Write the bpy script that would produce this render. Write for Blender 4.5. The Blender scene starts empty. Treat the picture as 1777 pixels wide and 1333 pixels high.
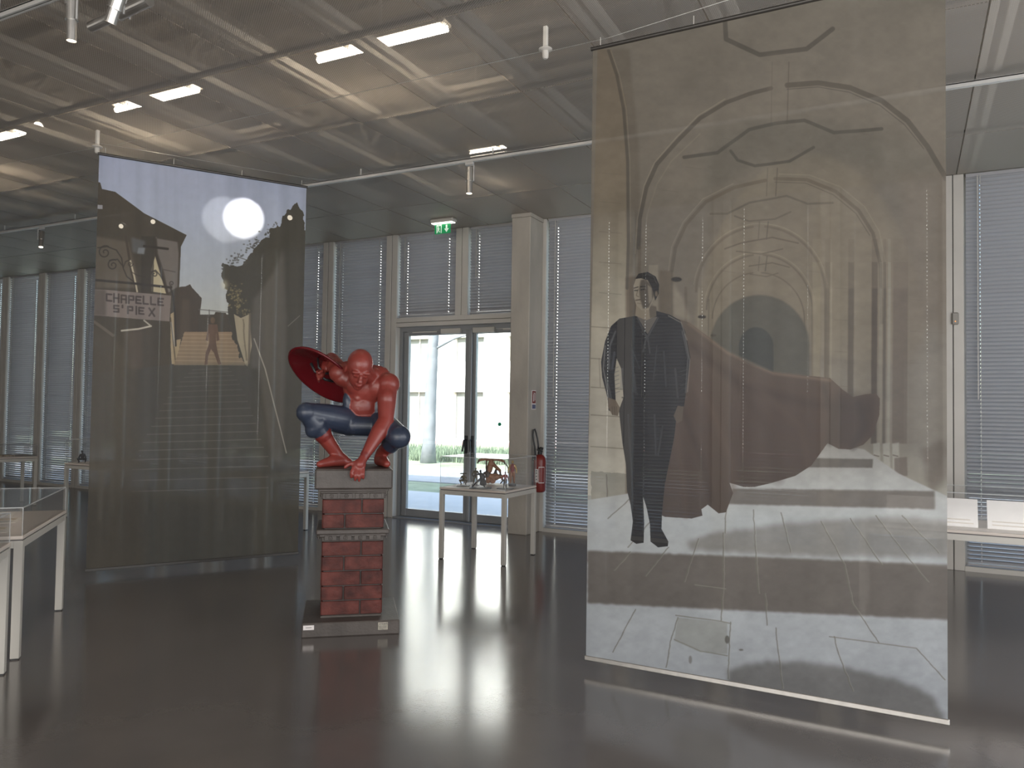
import bpy, bmesh, math, random
import numpy as np
from mathutils import Vector, Matrix, Euler

rnd = random.Random(7)
sc = bpy.context.scene
COL = sc.collection

# ------------------------------------------------------------------ camera
YAW, PITCH, ROLL, FPX = -0.472657529, 0.032437095, 0.0147715051, 1348.918
CAM = Vector((0, 0, 1.6))
fw = Vector((math.sin(YAW) * math.cos(PITCH), math.cos(YAW) * math.cos(PITCH), math.sin(PITCH)))
r0 = Vector((math.cos(YAW), -math.sin(YAW), 0)); u0 = r0.cross(fw)
cr, sr = math.cos(ROLL), math.sin(ROLL)
RT = r0 * cr + u0 * sr; UP = u0 * cr - r0 * sr
camd = bpy.data.cameras.new('camera'); camd.sensor_width = 36; camd.lens = FPX / 1777 * 36
camd.clip_start = 0.05; camd.clip_end = 400
cam = bpy.data.objects.new('camera', camd); COL.objects.link(cam)
mw = Matrix((RT, UP, -fw)).transposed().to_4x4(); mw.translation = CAM
cam.matrix_world = mw
sc.camera = cam

# ------------------------------------------------------------------ world, sun, daylight, exposure
sc.view_settings.view_transform = 'Standard'; sc.view_settings.look = 'None'
sc.view_settings.gamma = 1; sc.view_settings.use_curve_mapping = False
sc.view_settings.exposure = 0.0
sc.cycles.max_bounces = 10; sc.cycles.transparent_max_bounces = 24
sc.cycles.sample_clamp_indirect = 6
sc.cycles.caustics_reflective = False; sc.cycles.caustics_refractive = False
wd = bpy.data.worlds.new('sky'); sc.world = wd; wd.use_nodes = True
wn = wd.node_tree.nodes; wl = wd.node_tree.links
bg = wn['Background']; sky = wn.new('ShaderNodeTexSky'); sky.sky_type = 'NISHITA'
sky.sun_disc = False; sky.sun_elevation = math.radians(38); sky.sun_rotation = math.radians(170)
sky.air_density = 1.2; sky.dust_density = 2.0
wl.new(sky.outputs[0], bg.inputs[0]); bg.inputs[1].default_value = 0.85

def lamp(name, kind, loc, energy, color=(1, 1, 1), rot=None, parent=None, **kw):
    d = bpy.data.lights.new(name, kind); d.energy = energy; d.color = color
    for k, v in kw.items(): setattr(d, k, v)
    o = bpy.data.objects.new(name, d); COL.objects.link(o); o.location = loc
    if rot: o.rotation_euler = rot
    if parent: o.parent = parent
    return o
SUN = lamp('sun', 'SUN', (0, -20, 30), 13.0, (1, .95, .88), (math.radians(52), 0, math.radians(-12)), angle=.01)
# back windows' daylight and an added side fill, tilted up to light the ceiling
def area_light(name, loc, rot, sx, sy, e, c):
    return lamp(name, 'AREA', loc, e, c, rot, shape='RECTANGLE', size=sx, size_y=sy)
area_light('back_daylight', (-.2, -4.7, 2.1), (math.radians(104), 0, 0), 8, 3.4, 470, (1, .97, .93))
area_light('side_fill', (3.75, 2.0, 2.1), (math.radians(102), 0, math.radians(90)), 10, 3.4, 520, (.95, .97, 1))

# ------------------------------------------------------------------ constants
D = 9.328; H = 4.138
WX0, WX1, WY0 = -19.2, 4.0, -5.0

# ------------------------------------------------------------------ helpers
def mat(name, color, rough=.5, metal=0., nz=0., nscale=8., bump=0., bscale=None, spec=.5, stretch=None, color2=None, emit=None, estr=0):
    m = bpy.data.materials.new(name); m.use_nodes = True
    nt = m.node_tree; N = nt.nodes; L = nt.links; b = N['Principled BSDF']
    b.inputs['Roughness'].default_value = rough; b.inputs['Metallic'].default_value = metal
    b.inputs['Specular IOR Level'].default_value = spec
    tc = N.new('ShaderNodeTexCoord'); mp = N.new('ShaderNodeMapping'); L.new(tc.outputs['Object'], mp.inputs[0])
    if stretch: mp.inputs['Scale'].default_value = stretch
    ns = N.new('ShaderNodeTexNoise'); ns.inputs['Scale'].default_value = nscale; ns.inputs['Detail'].default_value = 5
    L.new(mp.outputs[0], ns.inputs['Vector'])
    cr_ = N.new('ShaderNodeValToRGB'); L.new(ns.outputs['Fac'], cr_.inputs[0])
    c = color; c2 = color2 or color
    cr_.color_ramp.elements[0].position = .3; cr_.color_ramp.elements[1].position = .7
    cr_.color_ramp.elements[0].color = (*[x * (1 - nz) for x in c], 1)
    cr_.color_ramp.elements[1].color = (*[min(1, x * (1 + nz)) for x in c2], 1)
    L.new(cr_.outputs[0], b.inputs['Base Color'])
    if bump:
        n2 = N.new('ShaderNodeTexNoise'); n2.inputs['Scale'].default_value = bscale or nscale * 6
        L.new(mp.outputs[0], n2.inputs['Vector'])
        bp = N.new('ShaderNodeBump'); bp.inputs['Strength'].default_value = bump; bp.inputs['Distance'].default_value = .01
        L.new(n2.outputs['Fac'], bp.inputs['Height']); L.new(bp.outputs[0], b.inputs['Normal'])
    if emit:
        b.inputs['Emission Color'].default_value = (*emit, 1); b.inputs['Emission Strength'].default_value = estr
    return m

def glass_mat(name, tint=(1, 1, 1), refl=1.0, ior=1.5, haze=0.0):
    m = bpy.data.materials.new(name); m.use_nodes = True
    nt = m.node_tree; N = nt.nodes; L = nt.links; N.remove(N['Principled BSDF'])
    out = N['Material Output']
    tr = N.new('ShaderNodeBsdfTransparent'); tr.inputs[0].default_value = (*tint, 1)
    gl = N.new('ShaderNodeBsdfGlossy'); gl.inputs['Roughness'].default_value = .02
    fr = N.new('ShaderNodeLayerWeight'); fr.inputs[0].default_value = .5
    pw = N.new('ShaderNodeMath'); pw.operation = 'POWER'; pw.inputs[1].default_value = 5; L.new(fr.outputs['Facing'], pw.inputs[0])
    mu = N.new('ShaderNodeMath'); mu.operation = 'MULTIPLY_ADD'; mu.inputs[1].default_value = .7 * refl; mu.inputs[2].default_value = .035 * refl
    L.new(pw.outputs[0], mu.inputs[0])
    mx = N.new('ShaderNodeMixShader'); L.new(mu.outputs[0], mx.inputs[0]); L.new(tr.outputs[0], mx.inputs[1]); L.new(gl.outputs[0], mx.inputs[2])
    last = mx
    if haze:
        df = N.new('ShaderNodeBsdfDiffuse'); df.inputs[0].default_value = (.9, .9, .9, 1)
        m2 = N.new('ShaderNodeMixShader'); m2.inputs[0].default_value = haze
        L.new(mx.outputs[0], m2.inputs[1]); L.new(df.outputs[0], m2.inputs[2]); last = m2
    L.new(last.outputs[0], out.inputs[0])
    return m

M = {}
M['slat'] = mat('blind_slat_paint', (.37, .365, .375), .33, 0, .03, 3)
M['frame'] = mat('window_frame_aluminium', (.54, .51, .465), .42, .0, .04, 4)
M['frame_dark'] = mat('door_frame_aluminium', (.26, .265, .27), .38, .2, .05, 4)
M['joint'] = mat('gasket_black', (.03, .03, .03), .7)
M['concrete'] = mat('cast_concrete', (.42, .385, .335), .75, 0, .14, 3, .25, 40, .3, (1, 1, .45))
M['floor'] = mat('polished_concrete_floor', (.128, .113, .105), .15, 0, .12, 1.3, .02, 90, .9)
FL = M['floor'].node_tree.nodes['Principled BSDF']; FL.inputs['IOR'].default_value = 1.85
M['white_metal'] = mat('white_powder_coat', (.50, .475, .43), .4, 0, .03, 5)
M['board'] = mat('white_board', (.60, .53, .47), .5, 0, .04, 4)
M['seam_dark'] = mat('shadow_gap_dark', (.12, .11, .11), .5)
M['deck'] = mat('steel_deck', (.42, .39, .35), .6, 0, .25, 2.5, 0, None, .3)
M['rail'] = mat('galvanised_rail', (.72, .68, .61), .5, .2, .1, 12)
M['steel'] = mat('brushed_steel', (.55, .53, .5), .3, .85, .08, 20)
M['track'] = mat('white_track', (.6, .59, .57), .35, .3, .03, 9)
M['black'] = mat('black_plastic', (.02, .02, .022), .4)
M['dark_bar'] = mat('dark_hem_bar', (.05, .045, .04), .35, .3)
M['wall'] = mat('painted_wall', (.42, .40, .37), .8, 0, .05, 2)
M['tube'] = mat('fluorescent_tube', (.9, .9, .85), .4, emit=(1, .86, .68), estr=26)
M['bulb'] = mat('lamp_lens_lit', (.9, .9, .85), .4, emit=(1, .86, .68), estr=9)
M['spotlens'] = mat('spot_lens_lit', (.9, .9, .85), .4, emit=(1, .88, .7), estr=5)
M['deadtube'] = mat('unlit_lamp_housing', (.42, .38, .32), .5, 0, .05, 9)
M['glass'] = glass_mat('window_glass', (.93, .97, .98), .8)
M['acrylic'] = glass_mat('clear_acrylic', (.985, .985, .985), 1.0, 1.49, .012)
M['acrylic_edge'] = glass_mat('acrylic_edge', (.8, .82, .82), 1.0, 1.5, .35)
M['brick'] = mat('painted_brick_red', (.062, .018, .015), .6, 0, .35, 9, .5, 30, .3, None, (.100, .028, .022))
M['mortar'] = mat('resin_mortar_grey', (.05, .042, .038), .6, 0, .25, 12, .3, 60)
M['stone'] = mat('resin_stone_grey', (.075, .063, .056), .5, 0, .22, 7, .25, 50)
M['red'] = mat('statue_red_paint', (.225, .040, .031), .36, 0, .10, 5, .08, 60)
M['trim'] = mat('statue_trim_paint', (.17, .022, .018), .4, 0, .1, 5)
M['navy'] = mat('statue_navy_paint', (.030, .040, .066), .33, 0, .14, 5, .05, 60)
M['shield'] = mat('shield_red_gloss', (.11, .005, .009), .22, 0, .12, 3)
M['label'] = mat('paper_label', (.75, .70, .68), .6)
M['ink'] = mat('printed_ink', (.12, .11, .11), .7)
M['tan_label'] = mat('aged_metal_plate', (.36, .33, .27), .5, 0, .3, 60)
M['ext_red'] = mat('extinguisher_red', (.20, .022, .017), .35)
M['green'] = mat('sign_green', (.01, .20, .07), .4, emit=(.02, .5, .16), estr=.25)
M['sign_white'] = mat('sign_white_lit', (.7, .8, .7), .4, emit=(.75, 1, .8), estr=.35)
M['exit_lamp'] = mat('exit_lamp_lit', (.9, .9, .85), .4, emit=(1, .95, .82), estr=5)
M['bronze'] = mat('figurine_bronze', (.11, .095, .06), .45, .2, .4, 60)
M['darkfig'] = mat('figurine_charcoal', (.035, .035, .042), .45, 0, .3, 50)
M['orange'] = mat('figurine_orange_brown', (.36, .12, .045), .45, 0, .45, 40, color2=(.30, .15, .08))
M['fred'] = mat('figurine_red', (.27, .05, .045), .4, 0, .3, 40)
M['gold'] = mat('figurine_gold', (.45, .30, .10), .35, .5, .2, 40)
M['basegrey'] = mat('figurine_base_grey', (.10, .10, .10), .5)
M['paper'] = mat('paper_sheet', (.70, .64, .56), .7, 0, .08, 12)
M['paper_print'] = mat('paper_print', (.34, .24, .16), .7, 0, .5, 25, color2=(.6, .5, .38))
M['bright_paper'] = mat('glossy_white_page', (.93, .90, .87), .35, 0, .04, 9)
M['facade'] = mat('white_render', (.82, .80, .77), .9, 0, .03, 1)
M['far_window'] = mat('far_window_dark', (.16, .165, .16), .5, 0, .1, 1)
M['ledge'] = mat('red_kerb', (.55, .30, .27), .8)
M['grass'] = mat('grass', (.26, .30, .20), .95, 0, .35, 1.2, 0, None, .1)
M['meadow'] = mat('dry_meadow', (.16, .20, .14), .95, 0, .4, 5, 0, None, .1)
M['asphalt'] = mat('pale_asphalt', (.30, .31, .31), .9, 0, .06, 3, 0, None, .2, (1, .25, 1))
M['path'] = mat('concrete_path', (.42, .42, .41), .9, 0, .05, 2)
M['bark'] = mat('tree_bark', (.17, .18, .19), .9, 0, .2, 4)
M['dot'] = mat('green_sticker', (.0, .30, .17), .5)
M['shade'] = mat('translucent_roller_shade', (.8, .78, .74), .8, emit=(1, .96, .9), estr=1.2)

def tag(o, label=None, cat=None, group=None, kind=None):
    if label: o['label'] = label
    if cat: o['category'] = cat
    if group: o['group'] = group
    if kind: o['kind'] = kind
    return o
def link(name, me, m=None, parent=None):
    o = bpy.data.objects.new(name, me); COL.objects.link(o)
    if m is not None and me is not None and len(me.materials) == 0: me.materials.append(m)
    if parent: o.parent = parent
    return o
def empty(name, loc=(0, 0, 0), rz=0, **kw):
    o = bpy.data.objects.new(name, None); COL.objects.link(o); o.location = loc; o.rotation_euler = (0, 0, rz)
    o.empty_display_size = .1
    return tag(o, **kw)
def build(name, bm, m, parent=None, smooth=False):
    me = bpy.data.meshes.new(name); bmesh.ops.recalc_face_normals(bm, faces=bm.faces); bm.to_mesh(me); bm.free()
    if smooth: me.polygons.foreach_set('use_smooth', [True] * len(me.polygons))
    return link(name, me, m, parent)
def B(): return bmesh.new()
def box(bm, x0, x1, y0, y1, z0, z1, bev=0):
    g = bmesh.ops.create_cube(bm, size=1)['verts']
    bmesh.ops.scale(bm, vec=(x1 - x0, y1 - y0, z1 - z0), verts=g)
    bmesh.ops.translate(bm, vec=((x0 + x1) / 2, (y0 + y1) / 2, (z0 + z1) / 2), verts=g)
    if bev:
        es = list({e for v in g for e in v.link_edges})
        bmesh.ops.bevel(bm, geom=es, offset=bev, segments=1, affect='EDGES')
    return g
def obox(bm, c, ax, ay, az, hx, hy, hz):
    vs = []
    for sx in (-1, 1):
        for sy in (-1, 1):
            for sz in (-1, 1):
                vs.append(bm.verts.new(Vector(c) + ax * hx * sx + ay * hy * sy + az * hz * sz))
    for f in ((0, 1, 3, 2), (4, 6, 7, 5), (0, 4, 5, 1), (2, 3, 7, 6), (0, 2, 6, 4), (1, 5, 7, 3)): bm.faces.new([vs[i] for i in f])
def frame_of(d):
    d = Vector(d).normalized(); a = Vector((0, 0, 1)) if abs(d.z) < .9 else Vector((1, 0, 0))
    u = d.cross(a).normalized(); return u, d.cross(u).normalized(), d
def cone(bm, p0, p1, ra, rb, seg=16, caps=True):
    p0, p1 = Vector(p0), Vector(p1); u, v, _ = frame_of(p1 - p0)
    A, Bv = [], []
    for i in range(seg):
        a = 2 * math.pi * i / seg; d = u * math.cos(a) + v * math.sin(a)
        A.append(bm.verts.new(p0 + d * ra)); Bv.append(bm.verts.new(p1 + d * rb))
    for i in range(seg): bm.faces.new((A[i], A[(i + 1) % seg], Bv[(i + 1) % seg], Bv[i]))
    if caps:
        bm.faces.new(A[::-1]); bm.faces.new(Bv)
def tube(bm, pts, r, seg=8):
    pts = [Vector(p) for p in pts]; rings = []
    pu = None
    for i, p in enumerate(pts):
        d = (pts[min(i + 1, len(pts) - 1)] - pts[max(i - 1, 0)]).normalized()
        if pu is None: u, v, _ = frame_of(d)
        else:
            u = (pu - d * pu.dot(d)).normalized(); v = d.cross(u)
        pu = u
        rr = r[i] if isinstance(r, (list, tuple)) else r
        rings.append([bm.verts.new(p + (u * math.cos(2 * math.pi * k / seg) + v * math.sin(2 * math.pi * k / seg)) * rr) for k in range(seg)])
    for a, b in zip(rings, rings[1:]):
        for k in range(seg): bm.faces.new((a[k], a[(k + 1) % seg], b[(k + 1) % seg], b[k]))
    bm.faces.new(rings[0][::-1]); bm.faces.new(rings[-1])
def lathe(bm, prof, c=(0, 0, 0), seg=24):
    rings = []
    for r, z in prof:
        rings.append([bm.verts.new((c[0] + r * math.cos(2 * math.pi * k / seg), c[1] + r * math.sin(2 * math.pi * k / seg), c[2] + z)) for k in range(seg)])
    for a, b in zip(rings, rings[1:]):
        for k in range(seg): bm.faces.new((a[k], a[(k + 1) % seg], b[(k + 1) % seg], b[k]))
    bm.faces.new(rings[0][::-1]); bm.faces.new(rings[-1])
def sbox(name, a, m, parent=None, bev=0):
    bm = B(); box(bm, *a, bev=bev); return build(name, bm, m, parent)
def struct(o): o['kind'] = 'structure'; return o

# ------------------------------------------------------------------ room shell
struct(sbox('floor', (WX0 - .3, WX1 + .3, WY0 - .2, D + .62, -.12, 0), M['floor']))
struct(sbox('wall_left', (WX0 - .2, WX0, WY0, D, 0, H + .9), M['wall']))
struct(sbox('wall_right', (WX1, WX1 + .2, WY0, D, 0, H + .9), M['wall']))
wb = struct(sbox('wall_back', (WX0, WX1, WY0 - .2, WY0, 0, H + .9), M['wall']))
for i in range(7):     # back windows with backlit shades
    x = -17.3 + i * 3.0
    bm = B()
    for a in ((x, x + .08, WY0, WY0 + .06, .2, 3.9), (x + 2.12, x + 2.2, WY0, WY0 + .06, .2, 3.9), (x, x + 2.2, WY0, WY0 + .06, .2, .28), (x, x + 2.2, WY0, WY0 + .06, 3.82, 3.9)): box(bm, *a)
    wf = struct(build(f'window_{i + 30}', bm, M['frame']))
    sbox('roller_shade', (x + .08, x + 2.12, WY0 + .01, WY0 + .03, .28, 3.82), M['shade'], wf)

# --- ceiling: deck above, mesh panels below
def mesh_panel_mat():
    m = bpy.data.materials.new('perforated_metal_mesh'); m.use_nodes = True
    nt = m.node_tree; N = nt.nodes; L = nt.links; b = N['Principled BSDF']; out = N['Material Output']
    b.inputs['Base Color'].default_value = (.52, .465, .41, 1); b.inputs['Roughness'].default_value = .45
    b.inputs['Metallic'].default_value = .1
    tl = N.new('ShaderNodeBsdfTranslucent'); tl.inputs[0].default_value = (.46, .41, .35, 1)
    m1 = N.new('ShaderNodeMixShader'); m1.inputs[0].default_value = .28
    L.new(b.outputs[0], m1.inputs[1]); L.new(tl.outputs[0], m1.inputs[2])
    tr = N.new('ShaderNodeBsdfTransparent')
    geo = N.new('ShaderNodeNewGeometry'); sep = N.new('ShaderNodeSeparateXYZ'); L.new(geo.outputs['Position'], sep.inputs[0])
    def mth(op, a, bb=None, c=None):
        n = N.new('ShaderNodeMath'); n.operation = op
        for i, v in enumerate((a, bb, c)):
            if v is None: continue
            if isinstance(v, (int, float)): n.inputs[i].default_value = v
            else: L.new(v, n.inputs[i])
        return n.outputs[0]
    k = 2 * math.pi / .022
    a = mth('SINE', mth('MULTIPLY', sep.outputs[0], k)); c = mth('SINE', mth('MULTIPLY', sep.outputs[1], k * 1.3))
    pat = mth('MULTIPLY', a, c)                                   # -1..1
    hole = mth('MULTIPLY_ADD', pat, .30, .50)
    lw = N.new('ShaderNodeLayerWeight'); lw.inputs[0].default_value = .5   # open area closes up at grazing angles, as expanded metal does
    cosv = mth('SUBTRACT', 1.0, lw.outputs['Facing'])
    vis = mth('MINIMUM', mth('MULTIPLY', cosv, 1.9), 1.0)
    f = mth('MAXIMUM', mth('MULTIPLY', hole, vis), 0.0)
    m2 = N.new('ShaderNodeMixShader'); L.new(f, m2.inputs[0]); L.new(m1.outputs[0], m2.inputs[1]); L.new(tr.outputs[0], m2.inputs[2])
    L.new(m2.outputs[0], out.inputs[0])
    return m
M['mesh'] = mesh_panel_mat()
bm = B(); box(bm, WX0, WX1, WY0, D + .5, H + .85, H + .95)
y = 1.5
while y < D:                                                     # ribs of the steel deck
    box(bm, WX0, WX1, y, y + .09, H + .79, H + .85); y += .3
ceil = struct(build('ceiling', bm, M['deck']))
SX0 = -2.755 - .8 * 20       # -18.755
pm = {}
def panel_mesh():
    bm = B(); g = .006
    v = [bm.verts.new(p) for p in ((g, g, 0), (.8 - g, g, 0), (.8 - g, 1.28 - g, 0), (g, 1.28 - g, 0))]
    bm.faces.new(v)
    for i in range(4):      # turned-up lips
        a, b = v[i].co, v[(i + 1) % 4].co
        w = [bm.verts.new(a), bm.verts.new(b), bm.verts.new(b + Vector((0, 0, .035))), bm.verts.new(a + Vector((0, 0, .035)))]
        bm.faces.new(w)
    me = bpy.data.meshes.new('ceiling_panel'); bm.to_mesh(me); bm.free(); me.materials.append(M['mesh']); return me
PM = panel_mesh()
rows = [D - .008 - 1.28 * k for k in range(1, 7)]
for y in rows:
    for i in range(28):
        o = link('ceiling_panel', PM, None, ceil); o.location = (SX0 + .8 * i, y, H + rnd.uniform(-.001, .001))
sbox('ceiling_slab', (WX0, WX1, WY0, rows[-1], H, H + .06), M['seam_dark'], ceil)
for i in range(28):          # pairs of hanger rails above the seams
    x = SX0 + .8 * i; bm = B()
    for dx in (.015, .12): box(bm, x + dx, x + dx + .05, rows[-1], D, H + .045, H + .10)
    build('support_rail', bm, M['rail'], ceil)
for y in rows[:-1]:
    bm = B(); box(bm, SX0, WX1, y - .02, y + .02, H + .03, H + .044); build('cross_rail', bm, M['joint'], ceil)
for i, x in enumerate((-15.2, -11.3, -7.4, -5.2, -1.6, 1.6)):   # lattice girders in the plenum
    bm = B(); box(bm, x - .06, x + .06, 1.7, D, H + .68, H + .77); box(bm, x - .05, x + .05, 1.7, D, H + .2, H + .26)
    yy = 1.9
    while yy < D - .6:
        tube(bm, [(x, yy, H + .24), (x, yy + .3, H + .70)], .025, 6); tube(bm, [(x, yy + .3, H + .70), (x, yy + .6, H + .24)], .025, 6); yy += .6
    build('lattice_girder', bm, M['deck'], ceil)
for i, (x, y, w) in enumerate(((-6.9, 2.6, .5), (-3.9, 2.3, .4), (-9.6, 3.2, .5), (.6, 3.4, .4))):
    sbox('duct', (x, x + 2.2, y, y + w, H + .3, H + .6), M['deck'], ceil, .02)

# fluorescent battens seen through the mesh
def batten(x0, x1, y, z, m, label, group=None):
    t = empty('fluorescent_lamp', ((x0 + x1) / 2, y, z), label=label, cat='lamp', group=group)
    h = (x1 - x0) / 2
    sbox('housing', (-h, h, -.06, .06, .06, .11), M['rail'], t)
    bm = B(); cone(bm, (-h, 0, .03), (h, 0, .03), .026, .026, 12); build('tube', bm, m, t, True)
    sbox('suspension_rod', (-.01, .01, -.01, .01, .11, H + .80 - z), M['rail'], t)
    return t
batten(-4.42, -3.15, 4.98, 4.48, M['tube'], 'longest lit fluorescent tube behind the ceiling mesh, between the two tall banners')
batten(-7.0, -5.85, 4.98, 4.48, M['tube'], 'lit fluorescent tube behind the ceiling mesh, above the left banner')
batten(-9.75, -8.52, 4.98, 4.48, M['tube'], 'lit fluorescent tube behind the mesh at the left edge of the photo')
batten(-3.98, -3.12, 6.12, 4.48, M['deadtube'], 'dim unlit tube behind the mesh, beyond the longest lit tube')
batten(-6.55, -5.80, 6.12, 4.48, M['deadtube'], 'dim unlit tube behind the mesh, right above the left banner')
batten(-4.47, -4.02, 7.62, 4.48, M['tube'], 'short row of light dots behind the mesh, just above the white track lamp')
for x, y, lb in ((-3.0, 5.0, 'small square lamp behind the mesh right of the longest tube'), (-5.62, 5.0, 'small square lamp behind the mesh above the left banner'), (-8.3, 5.0, 'small square lamp behind the mesh near the left edge of the photo')):
    t = empty('small_lamp', (x, y, 4.5), label=lb, cat='lamp')
    bm = B(); lathe(bm, [(.02, .0), (.05, .01), (.055, .05), (.03, .09)]); build('lens', bm, M['bulb'], t, True)
    sbox('stem', (-.01, .01, -.01, .01, .08, H + .80 - 4.5), M['rail'], t)

# --- window wall: mullions, sills, glass, blinds
MX = [.41 - 1.2 * k for k in range(-2, 16)]       # 2.81 ... -17.59
hw = .1
n = 0
for x in MX:
    if abs(x + 5.59) < .01:
        continue
    bm = B()
    box(bm, x - hw, x - .004, D, D + .26, 0, H, .004); box(bm, x + .004, x + hw, D, D + .26, 0, H, .004)
    o = struct(build(f'trim_{n}', bm, M['frame'])); n += 1
    sbox('gasket', (x - .004, x + .004, D + .006, D + .2, 0, H), M['joint'], o)

def slat_mesh(L, nm):
    w, tilt = .062, math.radians(45)
    prof = []
    for k in range(5):
        t = -w / 2 + w * k / 4; s = .0095 * (1 - (2 * t / w) ** 2)
        # outward (+Y) edge is low, room edge is high
        y_ = t * math.cos(tilt) + s * math.sin(tilt); z_ = -t * math.sin(tilt) + s * math.cos(tilt)
        prof.append((y_, z_))
    holes = [.13, L - .13] if L > .5 else [L / 2]
    xs = [0.]; hole_seg = []
    for h in holes:
        xs += [h - .004, h + .004]; hole_seg.append(len(xs) - 2)
    xs.append(L)
    V = [(x, p[0], p[1]) for x in xs for p in prof]; F = []
    for i in range(len(xs) - 1):
        for k in range(4):
            if i in hole_seg and k == 2: continue
            a = i * 5 + k; F.append((a, a + 5, a + 6, a + 1))
    me = bpy.data.meshes.new(nm); me.from_pydata(V, [], F); me.polygons.foreach_set('use_smooth', [True] * len(F)); me.materials.append(M['slat'])
    return me
SM = {}
PITCH_Z = .0415
def cyl_line(bm, x, y, z0, z1, r=.0018): box(bm, x - r, x + r, y - r, y + r, z0, z1)
def blind(x0, x1, z0, z1, label, group=None):
    L = round(x1 - x0, 3)
    if L not in SM: SM[L] = slat_mesh(L, 'slat')
    yb = D + .045
    t = empty('venetian_blind', (x0, yb, z0), label=label, cat='blind')
    hh = z1 - z0
    sbox('head_rail', (0, L, -.022, .022, hh - .035, hh), M['slat'], t)
    sbox('bottom_rail', (0, L, -.02, .02, 0, .022), M['slat'], t, .004)
    z = .05
    while z < hh - .04:
        s = link('slat', SM[L], None, t); s.location = (0, rnd.uniform(-.0008, .0008), z); s.rotation_euler = (rnd.uniform(-.035, .035), 0, 0)
        z += PITCH_Z
    for h in (.13, L - .13):
        bm = B(); cyl_line(bm, h, -.026, .02, hh - .02, .0016); cyl_line(bm, h + .0, .026, .02, hh - .02, .0016); build('ladder_cord', bm, M['white_metal'], t)
    bm = B(); box(bm, .10, .108, -.036, -.030, hh * .42, hh - .03); build('tilt_wand', bm, M['white_metal'], t)
    return t
def glazing(i, x0, x1, z0, z1):
    bm = B(); f = .045; y0, y1 = D + .12, D + .18
    box(bm, x0, x0 + f, y0, y1, z0, z1); box(bm, x1 - f, x1, y0, y1, z0, z1)
    box(bm, x0 + f, x1 - f, y0, y1, z0, z0 + f); box(bm, x0 + f, x1 - f, y0, y1, z1 - f, z1)
    o = struct(build(f'window_{i}', bm, M['frame']))
    sbox('pane', (x0 + f, x1 - f, y0 + .02, y0 + .032, z0 + f, z1 - f), M['glass'], o)
    return o
wi = 1
# description of where each bay is, right to left
def bay_label(x):
    k = round((.41 - x) / 1.2)
    names = {
        -2: 'grey venetian blind in the last bay beyond the right photo edge',
        -1: 'pale slatted blind at the right photo edge beside the sensor',
        0: 'slatted blind seen faintly through the right edge of the big archway banner',
        1: 'slatted blind behind the archway banner, second bay left of the white sensor mullion',
        2: 'slatted blind behind the archway banner, behind the dark cloak',
        3: 'tall grey blind right of the concrete pillar and red extinguisher',
        6: 'tall grey blind directly left of the glass door, behind the crouching statue',
        7: 'tall grey blind at the right edge of the stairway banner, behind the red shield',
        8: 'blind behind the stairway banner, right third of it',
        9: 'blind behind the stairway banner, middle of it',
        10: 'blind behind the stairway banner, left third of it',
        11: 'narrow glimpse of blind just left of the stairway banner, behind the small dark figurine',
        12: 'tall grey blind second bay left of the stairway banner',
        13: 'tall grey blind third bay left of the stairway banner, behind the far white table',
        14: 'blind in the leftmost bay cut by the left photo edge',
    }
    return names[k]
for x in MX[:-1]:
    k = round((.41 - x) / 1.2)
    if k in (4, 5): continue
    bx0, bx1 = x - 1.2 + hw, x - hw
    bm = B(); box(bm, bx0, bx1, D + .0, D + .26, 0, .05); struct(build(f'trim_{n}', bm, M['frame'])); n += 1
    glazing(wi, bx0, bx1, .05, H); wi += 1
    blind(bx0 + .022, bx1 - .008, .06, H, bay_label(x))
# exterior eave that closes the plenum
struct(sbox('wall_window_side', (WX0, WX1, D + .26, D + .45, H, H + .95), M['wall']))
struct(sbox('wall_far_left', (WX0 - .2, MX[-1] - .1, D, D + .26, 0, H), M['wall']))
struct(sbox('wall_far_right', (MX[0] + .1, WX1 + .2, D, D + .26, 0, H), M['wall']))

# --- door bay: X -6.69 .. -4.49
dx0, dx1 = -6.69, -4.49
bm = B(); box(bm, dx0, dx1, D, D + .26, 2.775, 2.835, .003); box(bm, dx0, dx1, D, D + .26, 2.841, 2.905, .003)
dh = struct(build(f'trim_{n}', bm, M['frame'])); n += 1
bm = B(); box(bm, -5.69, -5.594, D, D + .26, 2.905, H, .003); box(bm, -5.586, -5.49, D, D + .26, 2.905, H, .003)
struct(build(f'trim_{n}', bm, M['frame'])); n += 1
glazing(wi, dx0, -5.69, 2.905, H); wi += 1
glazing(wi, -5.49, dx1, 2.905, H); wi += 1
blind(dx0 + .022, -5.698, 2.925, H, 'short blind above the left leaf of the glass door')
blind(-5.468, dx1 - .008, 2.925, H, 'short blind above the right leaf of the glass door, beside the concrete pillar')
door = empty('door_1', (0, 0, 0)); struct(door)
yd = D + .13
bm = B()
box(bm, dx0, dx0 + .05, yd - .03, yd + .09, 0, 2.775); box(bm, dx1 - .05, dx1, yd - .03, yd + .09, 0, 2.775)
box(bm, dx0 + .05, dx1 - .05, yd - .03, yd + .09, 2.715, 2.775)
build('door_frame', bm, M['frame_dark'], door)
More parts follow.
